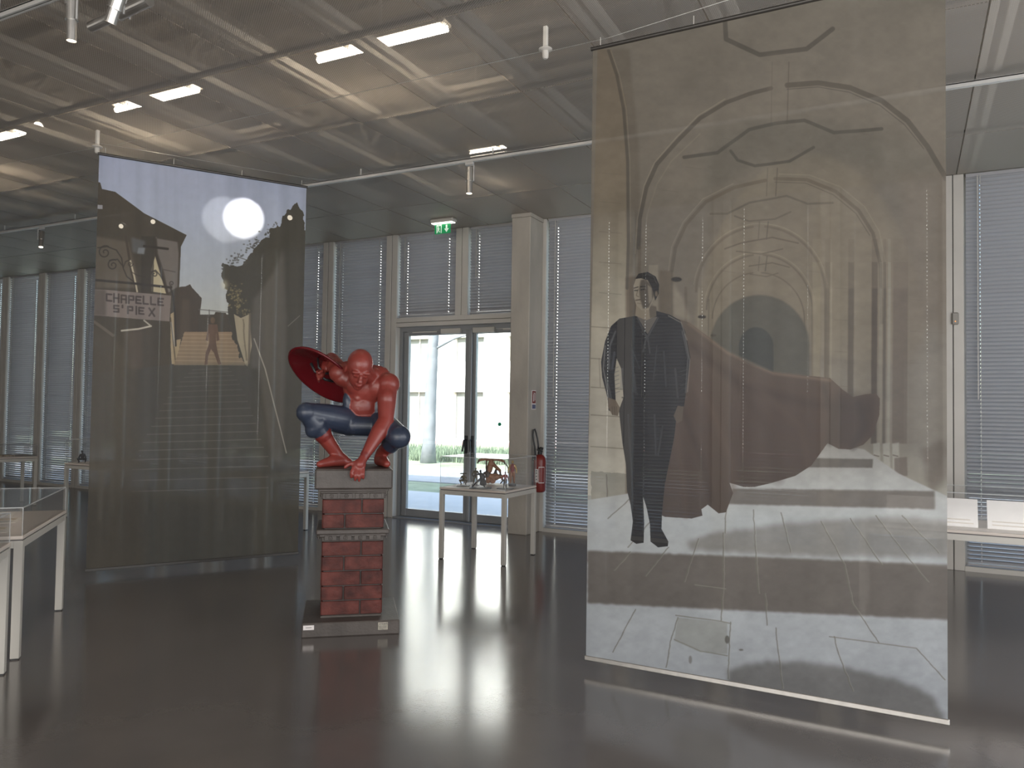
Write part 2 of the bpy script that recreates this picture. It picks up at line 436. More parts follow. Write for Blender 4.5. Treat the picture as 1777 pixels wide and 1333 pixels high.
def leaf(x0, x1, hside):
    s = .085
    bm = B(); box(bm, x0, x0 + s, yd, yd + .06, .02, 2.71, .005); box(bm, x1 - s, x1, yd, yd + .06, .02, 2.71, .005)
    box(bm, x0 + s, x1 - s, yd, yd + .06, .02, .13, .004); box(bm, x0 + s, x1 - s, yd, yd + .06, 2.655, 2.71, .004)
    lf = build('door_leaf', bm, M['frame_dark'], door)
    sbox('door_pane', (x0 + s, x1 - s, yd + .025, yd + .037, .13, 2.655), M['glass'], lf)
    bm = B(); hx = x1 - s / 2 if hside > 0 else x0 + s / 2
    box(bm, hx - .028, hx + .028, yd - .02, yd, .93, 1.22, .004)
    tube(bm, [(hx, yd - .015, 1.16), (hx, yd - .07, 1.16), (hx - hside * .02, yd - .075, 1.0)], .014, 8)
    build('door_handle', bm, M['black'], lf)
    bm = B(); cx = (x0 + x1) / 2
    if hside > 0: box(bm, cx + .1, cx + .42, yd - .06, yd, 2.66, 2.735, .006)
    else: box(bm, cx - .42, cx - .08, yd - .06, yd, 2.66, 2.735, .006)
    build('door_closer', bm, M['white_metal'], lf)
    bm = B(); a = cx - .4 if hside > 0 else cx + .05
    box(bm, a, a + .42, yd - .035, yd - .02, 2.69, 2.705); build('closer_arm', bm, M['frame'], lf)
    return lf
l1 = leaf(dx0 + .055, -5.50, 1); l2 = leaf(-5.494, dx1 - .055, -1)
bm = B(); box(bm, -5.50, -5.455, yd - .045, yd, .02, 2.71, .008); build('astragal', bm, M['frame_dark'], l2)
bm = B(); cone(bm, (-5.03, yd + .02, 1.39), (-5.03, yd + .024, 1.39), .028, .028, 24); build('green_sticker', bm, M['dot'], l2)
bm = B(); box(bm, dx0, dx1, D, D + .30, 0, .018); build('threshold', bm, M['frame_dark'], door)

# concrete pillar
bm = B(); box(bm, -4.605, -4.335, 8.935, D, 0, H - .05, .008); box(bm, -4.612, -4.328, 8.928, D, H - .05, H, .004)
pil = struct(build('pillar', bm, M['concrete']))

# sensor on mullion
t = empty('wall_sensor', (.43, D, 2.55), label='small grey motion sensor with orange light on the white mullion right of the archway banner', cat='sensor')
bm = B(); box(bm, -.033, .033, -.03, 0, -.0, .13, .012); build('casing', bm, M['frame_dark'] if False else mat('sensor_plastic', (.30, .28, .25), .5), t)
bm = B(); cone(bm, (0, -.03, .035), (0, -.034, .035), .007, .007, 10); build('indicator', bm, mat('orange_light', (.8, .35, .1), .4, emit=(1, .4, .1), estr=.6), t)

# pictogram sign on the pillar
t = empty('extinguisher_sign', (-4.335, 9.10, 1.60), label='small red and white extinguisher sign on the side of the concrete pillar', cat='sign')
sbox('sign_plate', (0, .004, -.06, .06, 0, .25), M['label'], t)
sbox('red_field', (.004, .006, -.05, .05, .08, .24), M['ext_red'], t)
bm = B(); box(bm, .006, .0075, -.022, .002, .105, .20, .0); box(bm, .006, .0075, -.014, -.006, .20, .225); box(bm, .006, .0075, -.006, .03, .207, .216); box(bm, .006, .0075, .02, .03, .12, .216)
build('pictogram', bm, M['label'], t)
sbox('blue_field', (.004, .006, -.05, .05, .01, .065), mat('sign_blue', (.10, .11, .2), .5), t)

# ------------------------------------------------------------------ outside
struct(sbox('ground_grass', (-60, 30, D + .62, 60, -.3, -.10), M['grass']))
o = sbox('pavement', (-45, 20, D + .62, 13.2, -.10, -.085), M['path']); struct(o)
o = sbox('road', (-50, 25, 15.0, 18.9, -.10, -.08), M['asphalt']); struct(o)
# meadow strip: many blades, nobody could count them
nb = 9000; V = []; F = []
for i in range(nb):
    x = rnd.uniform(-21, -7); y = rnd.uniform(20.9, 26); h = rnd.uniform(.12, .42); a = rnd.uniform(0, math.pi); w = .025
    dx, dy = math.cos(a) * w, math.sin(a) * w; b = len(V)
    V += [(x - dx, y - dy, -.1), (x + dx, y + dy, -.1), (x + rnd.uniform(-.1, .1), y + rnd.uniform(-.1, .1), -.1 + h)]; F.append((b, b + 1, b + 2))
me = bpy.data.meshes.new('tall_grass'); me.from_pydata(V, [], F)
tag(link('tall_grass', me, M['meadow']), 'tall pale green grass strip beyond the road, seen through the glass door', 'grass', kind='stuff')
bld = empty('building', (0, 32.4, -.1), label='sunlit white building with grey windows across the lawn, seen through the glass door', cat='building')
cols = [-37.3 + 2.97 * k for k in range(12)]      # left edge of window columns ... -19.8
cols = [-19.8 + 2.97 * k for k in range(-6, 7)]
bm = B(); ww = 1.70; ybk = .35
xs = [cols[0] - 1.3] + [v for c in cols for v in (c, c + ww)] + [cols[-1] + ww + 1.3]
for i in range(0, len(xs) - 1, 2): box(bm, xs[i], xs[i + 1], 0, ybk, 0, 16.5)
for c in cols:
    for z0, z1 in ((0, .22), (2.5, 3.97), (5.15, 6.8), (8.0, 9.8), (11.0, 12.8), (14.0, 16.5)): box(bm, c, c + ww, 0, ybk, z0, z1)  # unseen upper storeys added to brighten the door's reflection on the floor
box(bm, xs[0], xs[-1], ybk, 8, 0, 16.5)
build('facade_wall', bm, M['facade'], bld)
for c in cols:
    for z0, z1 in ((.22, 2.5), (3.97, 5.15), (6.8, 8.0), (9.8, 11.0), (12.8, 14.0)):
        bm = B(); box(bm, c, c + ww, .27, .33, z0, z1); w_ = build('window', bm, M['far_window'], bld)
        bm = B(); box(bm, c, c + .06, .22, .27, z0, z1); box(bm, c + ww / 2 - .03, c + ww / 2 + .03, .22, .27, z0, z1); box(bm, c + ww - .06, c + ww, .22, .27, z0, z1); build('window_frame', bm, M['frame'], w_)
sbox('kerb', (xs[0], xs[-1], -1.2, 0, 0, .12), M['ledge'], bld)
t = empty('tree', (-13.25, 20.3, -.1), label='pale grey tree trunk on the lawn, seen through the left leaf of the glass door', cat='tree')
bm = B(); tube(bm, [(0, 0, 0), (.02, 0, .6), (.05, 0, 2), (.10, 0, 3.6), (.2, 0, 5.2), (.15, 0, 7)], [.26, .20, .18, .165, .14, .09], 14); build('trunk', bm, M['bark'], t, True)
bm = B()
for k in range(9):
    a = k * 2.4; z = 3.5 + .35 * k; l = 1.6 - .08 * k
    tube(bm, [(.1, 0, z), (.1 + l * .5 * math.cos(a), l * .5 * math.sin(a), z + .35), (.1 + l * math.cos(a), l * math.sin(a), z + .5 + .05 * k)], [.05, .035, .012], 7)
build('branches', bm, M['bark'], t, True)

# ------------------------------------------------------------------ track rails, lamps, posts, wires
def track(y, x0, x1, z, label):
    t = empty('track_rail', (0, y, z), label=label, cat='rail')
    bm = B(); box(bm, x0, x1, -.018, -.006, 0, .034); box(bm, x0, x1, .006, .018, 0, .034); box(bm, x0, x1, -.018, .018, .026, .036); build('rail_profile', bm, M['track'], t)
    bm = B(); xx = x0 + .5
    while xx < x1: box(bm, xx - .006, xx + .006, -.006, .006, .034, H - z); xx += 1.6
    build('rail_hangers', bm, M['track'], t)
track(6.56, -18.5, 3.4, 4.03, 'long white lighting track running under the ceiling behind both banners')
track(2.80, -12, 3.0, 4.0, 'white lighting track at the top left corner of the photo')
def spot(loc, aim, label, r=.034, body=.2, lit=True, group=None, power=0, size=.5, drop=.08, zr=None, blend=.2):
    """loc = top of the stem; aim = direction of the barrel"""
    t = empty('track_spotlight', loc, label=label, cat='spotlight', group=group)
    a = Vector(aim).normalized()
    bm = B(); box(bm, -.045, .045, -.016, .016, -.03, 0, .004); build('adapter', bm, M['track'], t)
    bm = B(); s = Vector((a.y, -a.x, 0)); s = s.normalized() if s.length > .1 else Vector((1, 0, 0))
    s = s * (r + .012)
    tube(bm, [(0, 0, -.03), (s.x, s.y, -.04), (s.x, s.y, -drop - .02)], .006, 6); build('bracket', bm, M['track'], t)
    c = Vector((0, 0, -drop)); bm = B()
    p0 = c - a * body * .45; p1 = c + a * body * .05; p2 = c + a * body * .55
    cone(bm, p0, p1, r, r, 20); cone(bm, p1 + a * .006, p2, r * .84, r * .84, 20, False); cone(bm, p1, p1 + a * .006, r * 1.12, r * 1.12, 20)
    build('barrel', bm, M['steel'], t, False)
    bm = B(); cone(bm, p2 - a * .012, p2 - a * .008, r * .83, r * .83, 20); build('lens', bm, M['spotlens'] if lit else M['black'], t)
    bm = B(); u, v, _ = frame_of(a); q = c - a * body * .3 + u * (r + .004); obox(bm, q, u, v, a, .006, .006, .012); build('thumb_screw', bm, M['steel'], t)
    if power:
        l = lamp('beam', 'SPOT', p2 + a * .03, power, (1, .93, .82), parent=t, spot_size=size, spot_blend=blend, shadow_soft_size=.02)
        l.rotation_euler = a.to_track_quat('-Z', 'Y').to_euler()
    return t
spot((-3.86, 6.56, 4.03), (.02, -.03, -1), 'white track spotlight hanging straight down between the two banners', body=.26, drop=.17, r=.036)
spot((-10.72, 6.56, 4.03), (.25, -.2, -1), 'white track spotlight left of the stairway banner', body=.24, drop=.16, power=60, size=1.5, blend=.8)
spot((-4.36, 2.80, 4.0), (-.05, .05, -1), 'leftmost of the near ceiling spotlights, pointing straight down', body=.25, drop=.145, r=.032, power=55, size=1.5, blend=.8)
spot((-4.12, 2.95, 4.0), (-1, .0, -.09), 'near ceiling spotlight with a long barrel lying level, pointing left', body=.52, drop=.10, r=.036, lit=False)
spot((-3.97, 2.80, 4.0), (-.5, .0, -1), 'lit near ceiling spotlight with glowing lens, in front of the level barrel', body=.17, drop=.17, r=.038, power=25, size=.9)
# lamps behind the left banner
bdir = Vector((-5.99, 5.71, 3.49)) - Vector((-6.95, 6.56, 3.88))
spot((-6.95, 6.56, 4.03), bdir, 'track spotlight behind the stairway banner whose beam makes the white oval on it', body=.22, drop=.14, power=560, size=.335, blend=.10)
spot((-8.5, 6.56, 4.03), (2.40, -.99, -.43), 'track spotlight glowing faintly through the left part of the stairway banner', body=.22, drop=.14, power=420, size=.19, blend=.25)
spot((-9.0, 6.56, 4.03), (.7, -.9, -.35), 'leftmost track spotlight glowing through the stairway banner', body=.22, drop=.14)
spot((-6.15, 6.56, 4.03), (.5, -.9, -.5), 'track spotlight behind the top right corner of the stairway banner', body=.2, drop=.3)

def post(x, y, z, label):
    t = empty('ceiling_post', (x, y, z), label=label, cat='bracket')
    bm = B(); box(bm, -.014, .014, -.014, .014, .03, H - z + .0, .003); build('stem', bm, M['rail'], t)
    bm = B(); lathe(bm, [(.012, -.05), (.02, -.04), (.022, 0), (.045, .01), (.045, .016), (.02, .03)], seg=20); build('collar', bm, M['frame'], t, False)
post(-6.72, 4.60, 3.97, 'white ceiling post at the top left corner of the stairway banner')
post(-2.14, 4.60, 3.97, 'white ceiling post between the banners, near the archway banner corner')
def wire(pts, label, r=.0022):
    bm = B(); tube(bm, pts, r, 6); return tag(build('steel_wire', bm, M['steel']), label, 'wire')
wire([(-12, 4.60, 4.12), (-6.75, 4.60, 3.975)], 'thin steel wire from the left edge to the ceiling post of the stairway banner')
wire([(-6.68, 4.60, 4.01), (-5.66, 6.26, 4.01), (-5.62, 6.5, 4.05)], 'thin steel wire along the top of the stairway banner')
wire([(-6.85, 4.9, 4.12), (-4.4, 4.72, 4.02), (-2.16, 4.6, 3.975)], 'thin steel wire crossing the ceiling between the two posts')
wire([(-2.12, 4.6, 3.965), (-1.68, 4.55, 3.945), (-1.0, 4.53, 4.0), (.3, 4.5, 4.1)], 'thin steel wire above the archway banner')

# emergency exit sign
t = empty('exit_sign', (-5.56, 8.78, H), label='small lit green emergency exit sign with arrow hanging above the glass door', cat='sign')
bm = B(); box(bm, -.18, .18, -.06, .06, -.055, 0, .015); build('lamp_housing', bm, M['white_metal'], t)
sbox('diffuser', (-.16, .16, -.045, .045, -.062, -.055), M['exit_lamp'], t)
sbox('sign_panel', (-.15, .15, -.004, .004, -.27, -.062), M['acrylic'], t)
sbox('green_field', (-.13, .12, -.007, -.004, -.20, -.07), M['green'], t)
bm = B(); yb = -.0085
def flat(bm, pts, y):
    bm.faces.new([bm.verts.new((a, y, b)) for a, b in pts])
flat(bm, [(.045, -.085), (.07, -.085), (.07, -.135), (.095, -.135), (.0575, -.185), (.02, -.135), (.045, -.135)], yb)
build('arrow', bm, M['sign_white'], t)
bm = B(); flat(bm, [(-.10, -.08), (-.02, -.08), (-.02, -.19), (-.032, -.19), (-.032, -.092), (-.088, -.092), (-.088, -.19), (-.10, -.19)], yb)
flat(bm, [(-.075, -.10), (-.06, -.10), (-.06, -.115), (-.075, -.115)], yb - .001)
flat(bm, [(-.08, -.118), (-.058, -.118), (-.05, -.14), (-.058, -.142), (-.062, -.15), (-.045, -.165), (-.05, -.185), (-.058, -.182), (-.055, -.168), (-.07, -.158), (-.08, -.18), (-.088, -.176), (-.078, -.15)], yb - .001)
build('running_figure', bm, M['sign_white'], t)

# fire extinguisher on the pillar side
t = empty('fire_extinguisher', (-4.235, 9.10, .54), label='red fire extinguisher with black hose hung on the concrete pillar', cat='extinguisher')
bm = B(); lathe(bm, [(.05, 0), (.072, .012), (.078, .03), (.078, .40), (.07, .445), (.045, .475), (.028, .485)], seg=28); build('cylinder', bm, M['ext_red'], t, True)
bm = B(); lathe(bm, [(.028, .485), (.03, .5), (.024, .53), (.02, .535)], seg=16)
obox(bm, (.01, -.02, .545), Vector((1, 0, 0)), Vector((0, 1, 0)), Vector((0, 0, 1)), .02, .05, .012)
tube(bm, [(.0, -.03, .55), (.03, -.06, .575), (.09, -.10, .57)], .009, 6); tube(bm, [(.0, -.03, .535), (.03, -.06, .54), (.08, -.09, .525)], .008, 6)
build('valve', bm, M['black'], t)
bm = B(); tube(bm, [(-.01, -.03, .53), (-.01, -.03, .60), (-.02, -.035, .68), (-.035, -.05, .76), (-.05, -.06, .81), (-.065, -.065, .80), (-.072, -.065, .74), (-.066, -.06, .66), (-.045, -.06, .58), (-.03, -.075, .50), (-.02, -.085, .42)], .011, 8); build('hose', bm, M['black'], t, True)
def arc_patch(bm, r, a0, a1, z0, z1, n=8):
    V = []
    for i in range(n + 1):
        a = a0 + (a1 - a0) * i / n; V.append([bm.verts.new((r * math.cos(a), r * math.sin(a), z)) for z in (z0, z1)])
    for a, b in zip(V, V[1:]): bm.faces.new((a[0], b[0], b[1], a[1]))
bm = B(); arc_patch(bm, .0785, math.radians(-75), math.radians(-15), .12, .33); build('label_border', bm, M['label'], t)
bm = B(); arc_patch(bm, .0792, math.radians(-71), math.radians(-19), .13, .32); build('label_field', bm, M['ext_red'], t)
bm = B(); arc_patch(bm, .0785, math.radians(-115), math.radians(-80), .13, .30); build('white_label', bm, M['label'], t)
bm = B()
for z in (.16, .20, .24, .27): arc_patch(bm, .0790, math.radians(-106), math.radians(-90), z, z + .016, 4)
build('label_marks', bm, M['ink'], t)
bm = B(); box(bm, -.10, -.076, -.02, .02, .40, .46); build('wall_bracket', bm, M['black'], t)

# ------------------------------------------------------------------ display tables with acrylic covers
def table(name, loc, rz, w, d, h, label, group=None, leg=.045):
    """origin at the front left floor corner; x right, y back"""
    t = empty(name, loc, rz, label=label, cat='table', group=group)
    for x, y in ((0, 0), (w - leg, 0), (0, d - leg), (w - leg, d - leg)):
        bm = B(); box(bm, x, x + leg, y, y + leg, .008, h - .03, .002); lg = build('leg', bm, M['white_metal'], t)
        bm = B(); box(bm, x + .006, x + leg - .006, y + .006, y + leg - .006, 0, .008); build('foot', bm, M['black'], lg)
    bm = B()
    for a in ((leg, w - leg, 0, .03), (leg, w - leg, d - .03, d)): box(bm, a[0], a[1], a[2] + .002, a[3] - .002, h - .075, h - .03)
    for a in ((.002, .028), (w - .028, w - .002)): box(bm, a[0], a[1], leg, d - leg, h - .075, h - .03)
    build('apron', bm, M['white_metal'], t)
    sbox('shadow_gap', (.008, w - .008, .008, d - .008, h - .03, h - .022), M['seam_dark'], t)
    sbox('tabletop', (0, w, 0, d, h - .022, h), M['board'], t, .002)
    return t
def cover(loc, rz, w, d, h, label, group=None):
    t = empty('acrylic_cover', loc, rz, label=label, cat='display cover', group=group)
    th = .005; i = .006
    for nm, a in (('side_panel', (i, w - i, i, i + th, 0, h)), ('side_panel', (i, w - i, d - i - th, d - i, 0, h)), ('side_panel', (i, i + th, i + th, d - i - th, 0, h)), ('side_panel', (w - i - th, w - i, i + th, d - i - th, 0, h)), ('top_panel', (i, w - i, i, d - i, h, h + th))):
        sbox(nm, a, M['acrylic'], t)
    bm = B(); e = .004
    for x in (i, w - i):
        for y in (i, d - i): box(bm, x - e / 2, x + e / 2, y - e / 2, y + e / 2, 0, h + th)
    for x in (i, w - i): box(bm, x - e / 2, x + e / 2, i, d - i, h, h + th + .001)
    for y in (i, d - i): box(bm, i, w - i, y - e / 2, y + e / 2, h, h + th + .001)
    build('polished_edge', bm, M['acrylic_edge'], t)
    return t
table('display_table', (-4.46, 7.06, 0), math.radians(.5), .79, .755, .76, 'square white display table with six figurines in front of the glass door')
cover((-4.46, 7.06, .76), math.radians(.5), .79, .755, .325, 'clear acrylic cover over the six figurines by the glass door')
table('display_table', (-7.72, 7.06, 0), 0, .79, .755, .76, 'white display table standing behind the stairway banner, right leg showing past it')
cover((-7.72, 7.06, .76), 0, .79, .755, .29, 'clear acrylic cover on the table behind the stairway banner')
table('display_table', (-10.53, 6.87, 0), 0, .79, .755, .76, 'white display table left of the stairway banner, with a small dark figurine')
cover((-10.53, 6.87, .76), 0, .79, .755, .33, 'clear acrylic cover over the small dark figurine left of the stairway banner')
table('display_table', (-12.45, 6.04, 0), math.radians(74), 1.45, .7, .76, 'far white display table cut by the left edge of the photo')
cover((-12.45, 6.04, .76), math.radians(74), 1.45, .7, .17, 'low clear acrylic cover on the far table at the left edge of the photo')
table('display_table', (-.35, 6.62, 0), 0, 1.9, .72, .76, 'long white display table by the window at the right edge of the photo')
cover((-.35, 6.62, .76), 0, 1.9, .72, .27, 'clear acrylic cover on the table at the right edge of the photo')
# two near tables in a row running away from the camera at 45 degrees; local x to the left, y along the row
RZ = math.atan2(.69, -.72) - math.pi / 2        # local y axis -> (-.72,.69)
ay = Vector((-math.sin(RZ), math.cos(RZ), 0)); ax = Vector((math.cos(RZ), math.sin(RZ), 0))
def near_table(corner_far_right, length, lt, lc):
    w = .75
    # far right corner is local (w, length)
    o = Vector((*corner_far_right, 0)) - ax * w - ay * length
    table('long_display_table', o, RZ, w, length, .765, lt, leg=.05)
    c = cover((o.x, o.y, .765), RZ, w, length, .172, lc)
    return o, w, length
NT2 = near_table((-5.84, 3.84), 1.27, 'long white display table at the left edge, farther of the near pair, with paper sheets', 'low clear acrylic cover on the farther of the two near left tables')
NT1 = near_table((-4.755, 2.79), 1.27, 'white display table in the left foreground, nearest the camera of all', 'low clear acrylic cover on the nearest table in the left foreground')

def sheet(o, a, b, w, d, rz, z, m, label, marks=True):
    p = Vector(o) + ax * a + ay * b
    t = empty('paper_sheet', (p.x, p.y, z), RZ + rz, label=label, cat='paper')
    sbox('page', (-w / 2, w / 2, -d / 2, d / 2, 0, .002), m, t)
    if marks:
        sbox('printed_picture', (-w * .36, w * .36, -d * .05, d * .38, .002, .0026), M['paper_print'], t)
        bm = B()
        for k in range(4): box(bm, -w * .36, w * (.36 - .1 * (k % 2)), -d * .14 - k * d * .07, -d * .115 - k * d * .07, .002, .0026)
        build('printed_lines', bm, M['ink'], t)
O2, O1 = NT2[0], NT1[0]
sheet(O2, .50, .30, .21, .29, .1, .765, M['paper'], 'paper sheet nearest the corner on the farther near left table')
sheet(O2, .22, .42, .21, .29, -.1, .765, M['paper'], 'second paper sheet from the corner on the farther near left table')
sheet(O2, .45, .75, .21, .29, .05, .765, M['paper'], 'paper sheet in the middle of the farther near left table')
sheet(O2, .30, 1.05, .29, .21, .15, .765, M['paper'], 'paper sheet at the far end of the farther near left table')
sheet(O1, .45, .95, .21, .29, 0, .765, M['paper'], 'paper sheet on the nearest table in the left foreground')
for k, (x, y, w, d, lb) in enumerate(((-12.55, 7.1, .42, .3, 'open brown album on the far left table'), (-12.66, 6.5, .3, .22, 'flat light sheet on the far left table'))):
    t = empty('album', (x, y, .76), math.radians(74), label=lb, cat='book')
    sbox('page', (-w / 2, -.005, -d / 2, d / 2, 0, .012), M['paper'], t, .002); sbox('page', (.005, w / 2, -d / 2, d / 2, 0, .012), M['paper_print'], t, .002)
# pages and panels in the right hand case
def stand_page(x, y, w, h, lb, m, lean=.35, z=.76):
    t = empty('page_panel', (x, y, z), 0, label=lb, cat='print'); t.rotation_euler = (-lean, 0, 0)
    sbox('board', (-w / 2, w / 2, 0, .006, 0.002, h), m, t)
    bm = B(); box(bm, -w / 2 + .03, w / 2 - .03, -.001, 0, h * .12, h * .16); box(bm, -w / 2 + .03, w / 2 - .05, -.001, 0, h * .24, h * .28); build('text_lines', bm, M['paper'], t)
stand_page(.15, 6.82, .62, .22, 'bright white page panel in the right hand display case, beside the banner edge', M['bright_paper'])
stand_page(.72, 6.82, .40, .22, 'second bright white page panel in the right hand display case', M['bright_paper'])
stand_page(1.18, 6.85, .38, .18, 'brown printed panel in the right hand display case at the photo edge', M['paper_print'])

# ------------------------------------------------------------------ blob figures: one continuous remeshed body
def sphere_pts(bm, c, r, sub=2):
    g = bmesh.ops.create_icosphere(bm, subdivisions=sub, radius=1)['verts']
    rr = r if isinstance(r, (tuple, list, Vector)) else (r, r, r)
    for v in g: v.co = Vector((v.co.x * rr[0], v.co.y * rr[1], v.co.z * rr[2])) + Vector(c)
    return g
DG = bpy.context.evaluated_depsgraph_get
def blob(name, prims, voxel, smooth, mats, parent=None):
    """prims: ('c', p0, r0, p1, r1, tag) tapered capsule | ('e', centre, radii, euler, tag) ellipsoid"""
    bm = B()
    for p in prims:
        if p[0] == 'c':
            _, a, ra, b, rb, _t = p
            sphere_pts(bm, a, ra); sphere_pts(bm, b, rb); cone(bm, a, b, ra, rb, 20)
        else:
            _, c, r, e, _t = p
            g = sphere_pts(bm, (0, 0, 0), r, 3); R_ = Euler(e).to_matrix()
            for v in g: v.co = R_ @ v.co + Vector(c)
    me = bpy.data.meshes.new(name); bmesh.ops.recalc_face_normals(bm, faces=bm.faces); bm.to_mesh(me); bm.free()
    o = bpy.data.objects.new(name, me); COL.objects.link(o)
    md = o.modifiers.new('r', 'REMESH'); md.mode = 'VOXEL'; md.voxel_size = voxel
    ms = o.modifiers.new('s', 'SMOOTH'); ms.factor = .5; ms.iterations = smooth
    ev = o.evaluated_get(DG()); m2 = bpy.data.meshes.new_from_object(ev)
    o.modifiers.clear(); o.data = m2; bpy.data.meshes.remove(me); m2.name = name
    nf = len(m2.polygons); cen = np.zeros(nf * 3); m2.polygons.foreach_get('center', cen); cen = cen.reshape(-1, 3)
    best = np.full(nf, 1e9); idx = np.zeros(nf, int)
    for p in prims:
        if p[0] == 'c':
            a = np.array(p[1]); b = np.array(p[3]); ab = b - a; t = np.clip(((cen - a) @ ab) / max(ab @ ab, 1e-9), 0, 1)
            d = np.linalg.norm(cen - a - t[:, None] * ab, axis=1) - (p[2] + (p[4] - p[2]) * t)
        else:
            R_ = np.array(Euler(p[3]).to_matrix()); q = (cen - np.array(p[1])) @ R_; rr = np.array(p[2])
            s = np.linalg.norm(q / rr, axis=1); d = (s - 1) * rr.min()
        k = d < best; best[k] = d[k]; idx[k] = p[-1]
    m2.materials.clear()
    for mm in mats: m2.materials.append(mm)
    m2.polygons.foreach_set('material_index', idx.astype(np.int32)); m2.polygons.foreach_set('use_smooth', [True] * nf)
    if parent: o.parent = parent
    return o
def c_(a, ra, b, rb, t=0): return ('c', a, ra, b, rb, t)
def e_(c, r, e=(0, 0, 0), t=0): return ('e', c, r, e, t)
def mixp(a, b, t): return tuple(a[i] + (b[i] - a[i]) * t for i in range(3))

# ------------------------------------------------------------------ the statue on its brick chimney
ST = empty('crouching_statue', (-3.686, 4.641, 0), math.radians(39.3), label='life-size red and navy crouching statue with red shield on a brick pedestal', cat='statue')
ped = sbox('pedestal_core', (-.200, .200, -.205, .205, .10, .95), M['mortar'], ST)
bm = B(); box(bm, -.335, .335, -.335, .335, 0, .10, .006); build('plinth', bm, M['stone'], ped)
bm = B(); box(bm, -.215, .215, -.217, .217, .10, .116, .004); build('plinth_ledge', bm, M['stone'], ped)
# cornice with medallions
bm = B(); box(bm, -.255, .255, -.258, .258, .695, .728, .006); box(bm, -.235, .235, -.238, .238, .672, .697, .006); box(bm, -.218, .218, -.222, .222, .64, .674, .004)
build('cornice', bm, M['stone'], ped)
bm = B(); box(bm, -.217, .217, -.222, .222, .940, .985, .004); box(bm, -.232, .232, -.236, .236, .983, .998, .004); box(bm, -.248, .248, -.252, .252, .998, 1.014, .004); build('neck_moulding', bm, M['stone'], ped)
bm = B(); box(bm, -.272, .272, -.278, .272, 1.014, 1.158, .012); build('cap_slab', bm, M['stone'], ped)
for z, cnt in ((.962, 4), (.668, 4)):
    for s in range(4):
        for k in range(cnt):
            a = -.155 + k * .1035
            q = Vector((a, -.222, z)) if z > .8 else Vector((a, -.238, z)); hgt = .026 if z > .8 else .022
            bm = B(); box(bm, q.x - .042, q.x + .042, q.y - .006, q.y + .006, q.z - hgt / 2 - .006, q.z + hgt / 2 + .006, .002)
            cone(bm, (q.x, q.y - .006, q.z), (q.x, q.y - .012, q.z), .015, .012, 12); cone(bm, (q.x, q.y - .012, q.z), (q.x, q.y - .016, q.z), .007, .004, 10)
            bmesh.ops.rotate(bm, cent=(0, 0, 0), matrix=Matrix.Rotation(s * math.pi / 2, 3, 'Z'), verts=bm.verts)
            build('medallion', bm, M['stone'], ped)
rowsz = [(.118, .218), (.222, .322), (.326, .427), (.431, .532), (.536, .637), (.732, .832), (.836, .938)]
splits = [.64, .36, .64, .36, .64, .36, .64]
bk = 0
for (z0, z1), sp in zip(rowsz, splits):
    for s in range(4):
        full = .212; xs_ = -full + 2 * full * sp
        for a, b in ((-full, xs_ - .005), (xs_ + .005, full)):
            bm = B(); pr = rnd.uniform(-.002, .002)
            box(bm, a + (0.0), b, -.217 + pr, -.196, z0 + .002, z1 - .002, .004)
            if s % 2: bmesh.ops.scale(bm, vec=(.985, 1, 1), verts=bm.verts)
            bmesh.ops.rotate(bm, cent=(0, 0, 0), matrix=Matrix.Rotation(s * math.pi / 2, 3, 'Z'), verts=bm.verts)
            build('brick', bm, M['brick'], ped); bk += 1
sbox('name_label', (-.325, -.252, -.3375, -.335, .055, .086), M['label'], ped)
sbox('label_text', (-.308, -.268, -.3385, -.3375, .069, .0725), M['ink'], ped)
sbox('maker_plate', (.185, .253, -.3375, -.335, .035, .086), M['tan_label'], ped)
bm = B()
for k in range(6): box(bm, .194 + k * .010, .199 + k * .010, -.3385, -.3375, .070, .081)
for k in range(3): box(bm, .194, .246, -.3385, -.3375, .041 + k * .009, .044 + k * .009)
build('plate_lines', bm, M['ink'], ped)

R0, N0 = 0, 1
head = Vector((.022, -.165, 1.878))
P = []
# torso
P += [e_((.085, .08, 1.74), (.178, .125, .16), (math.radians(20), 0, math.radians(-4))), e_((.06, .09, 1.60), (.135, .105, .13), (math.radians(15), 0, 0)),
      e_((.065, .12, 1.52), (.15, .12, .075), (0, 0, 0)),
      e_((.02, .01, 1.765), (.095, .06, .085), (.3, 0, .2)), e_((.15, -.0, 1.745), (.095, .065, .09), (.3, 0, -.2)),
      c_((.18, .05, 1.83), .085, (-.06, .08, 1.87), .08), e_((.115, .0, 1.845), (.075, .07, .06)),
      e_((.065, .14, 1.465), (.165, .13, .085), (0, 0, 0), N0), c_((-.0, .04, 1.462), .078, (.13, .04, 1.458), .078, N0)]
for k in range(3):
    for s in (-1, 1): P.append(e_((.062 + s * .036, .012 + .012 * k, 1.665 - k * .055), (.038, .03, .032)))
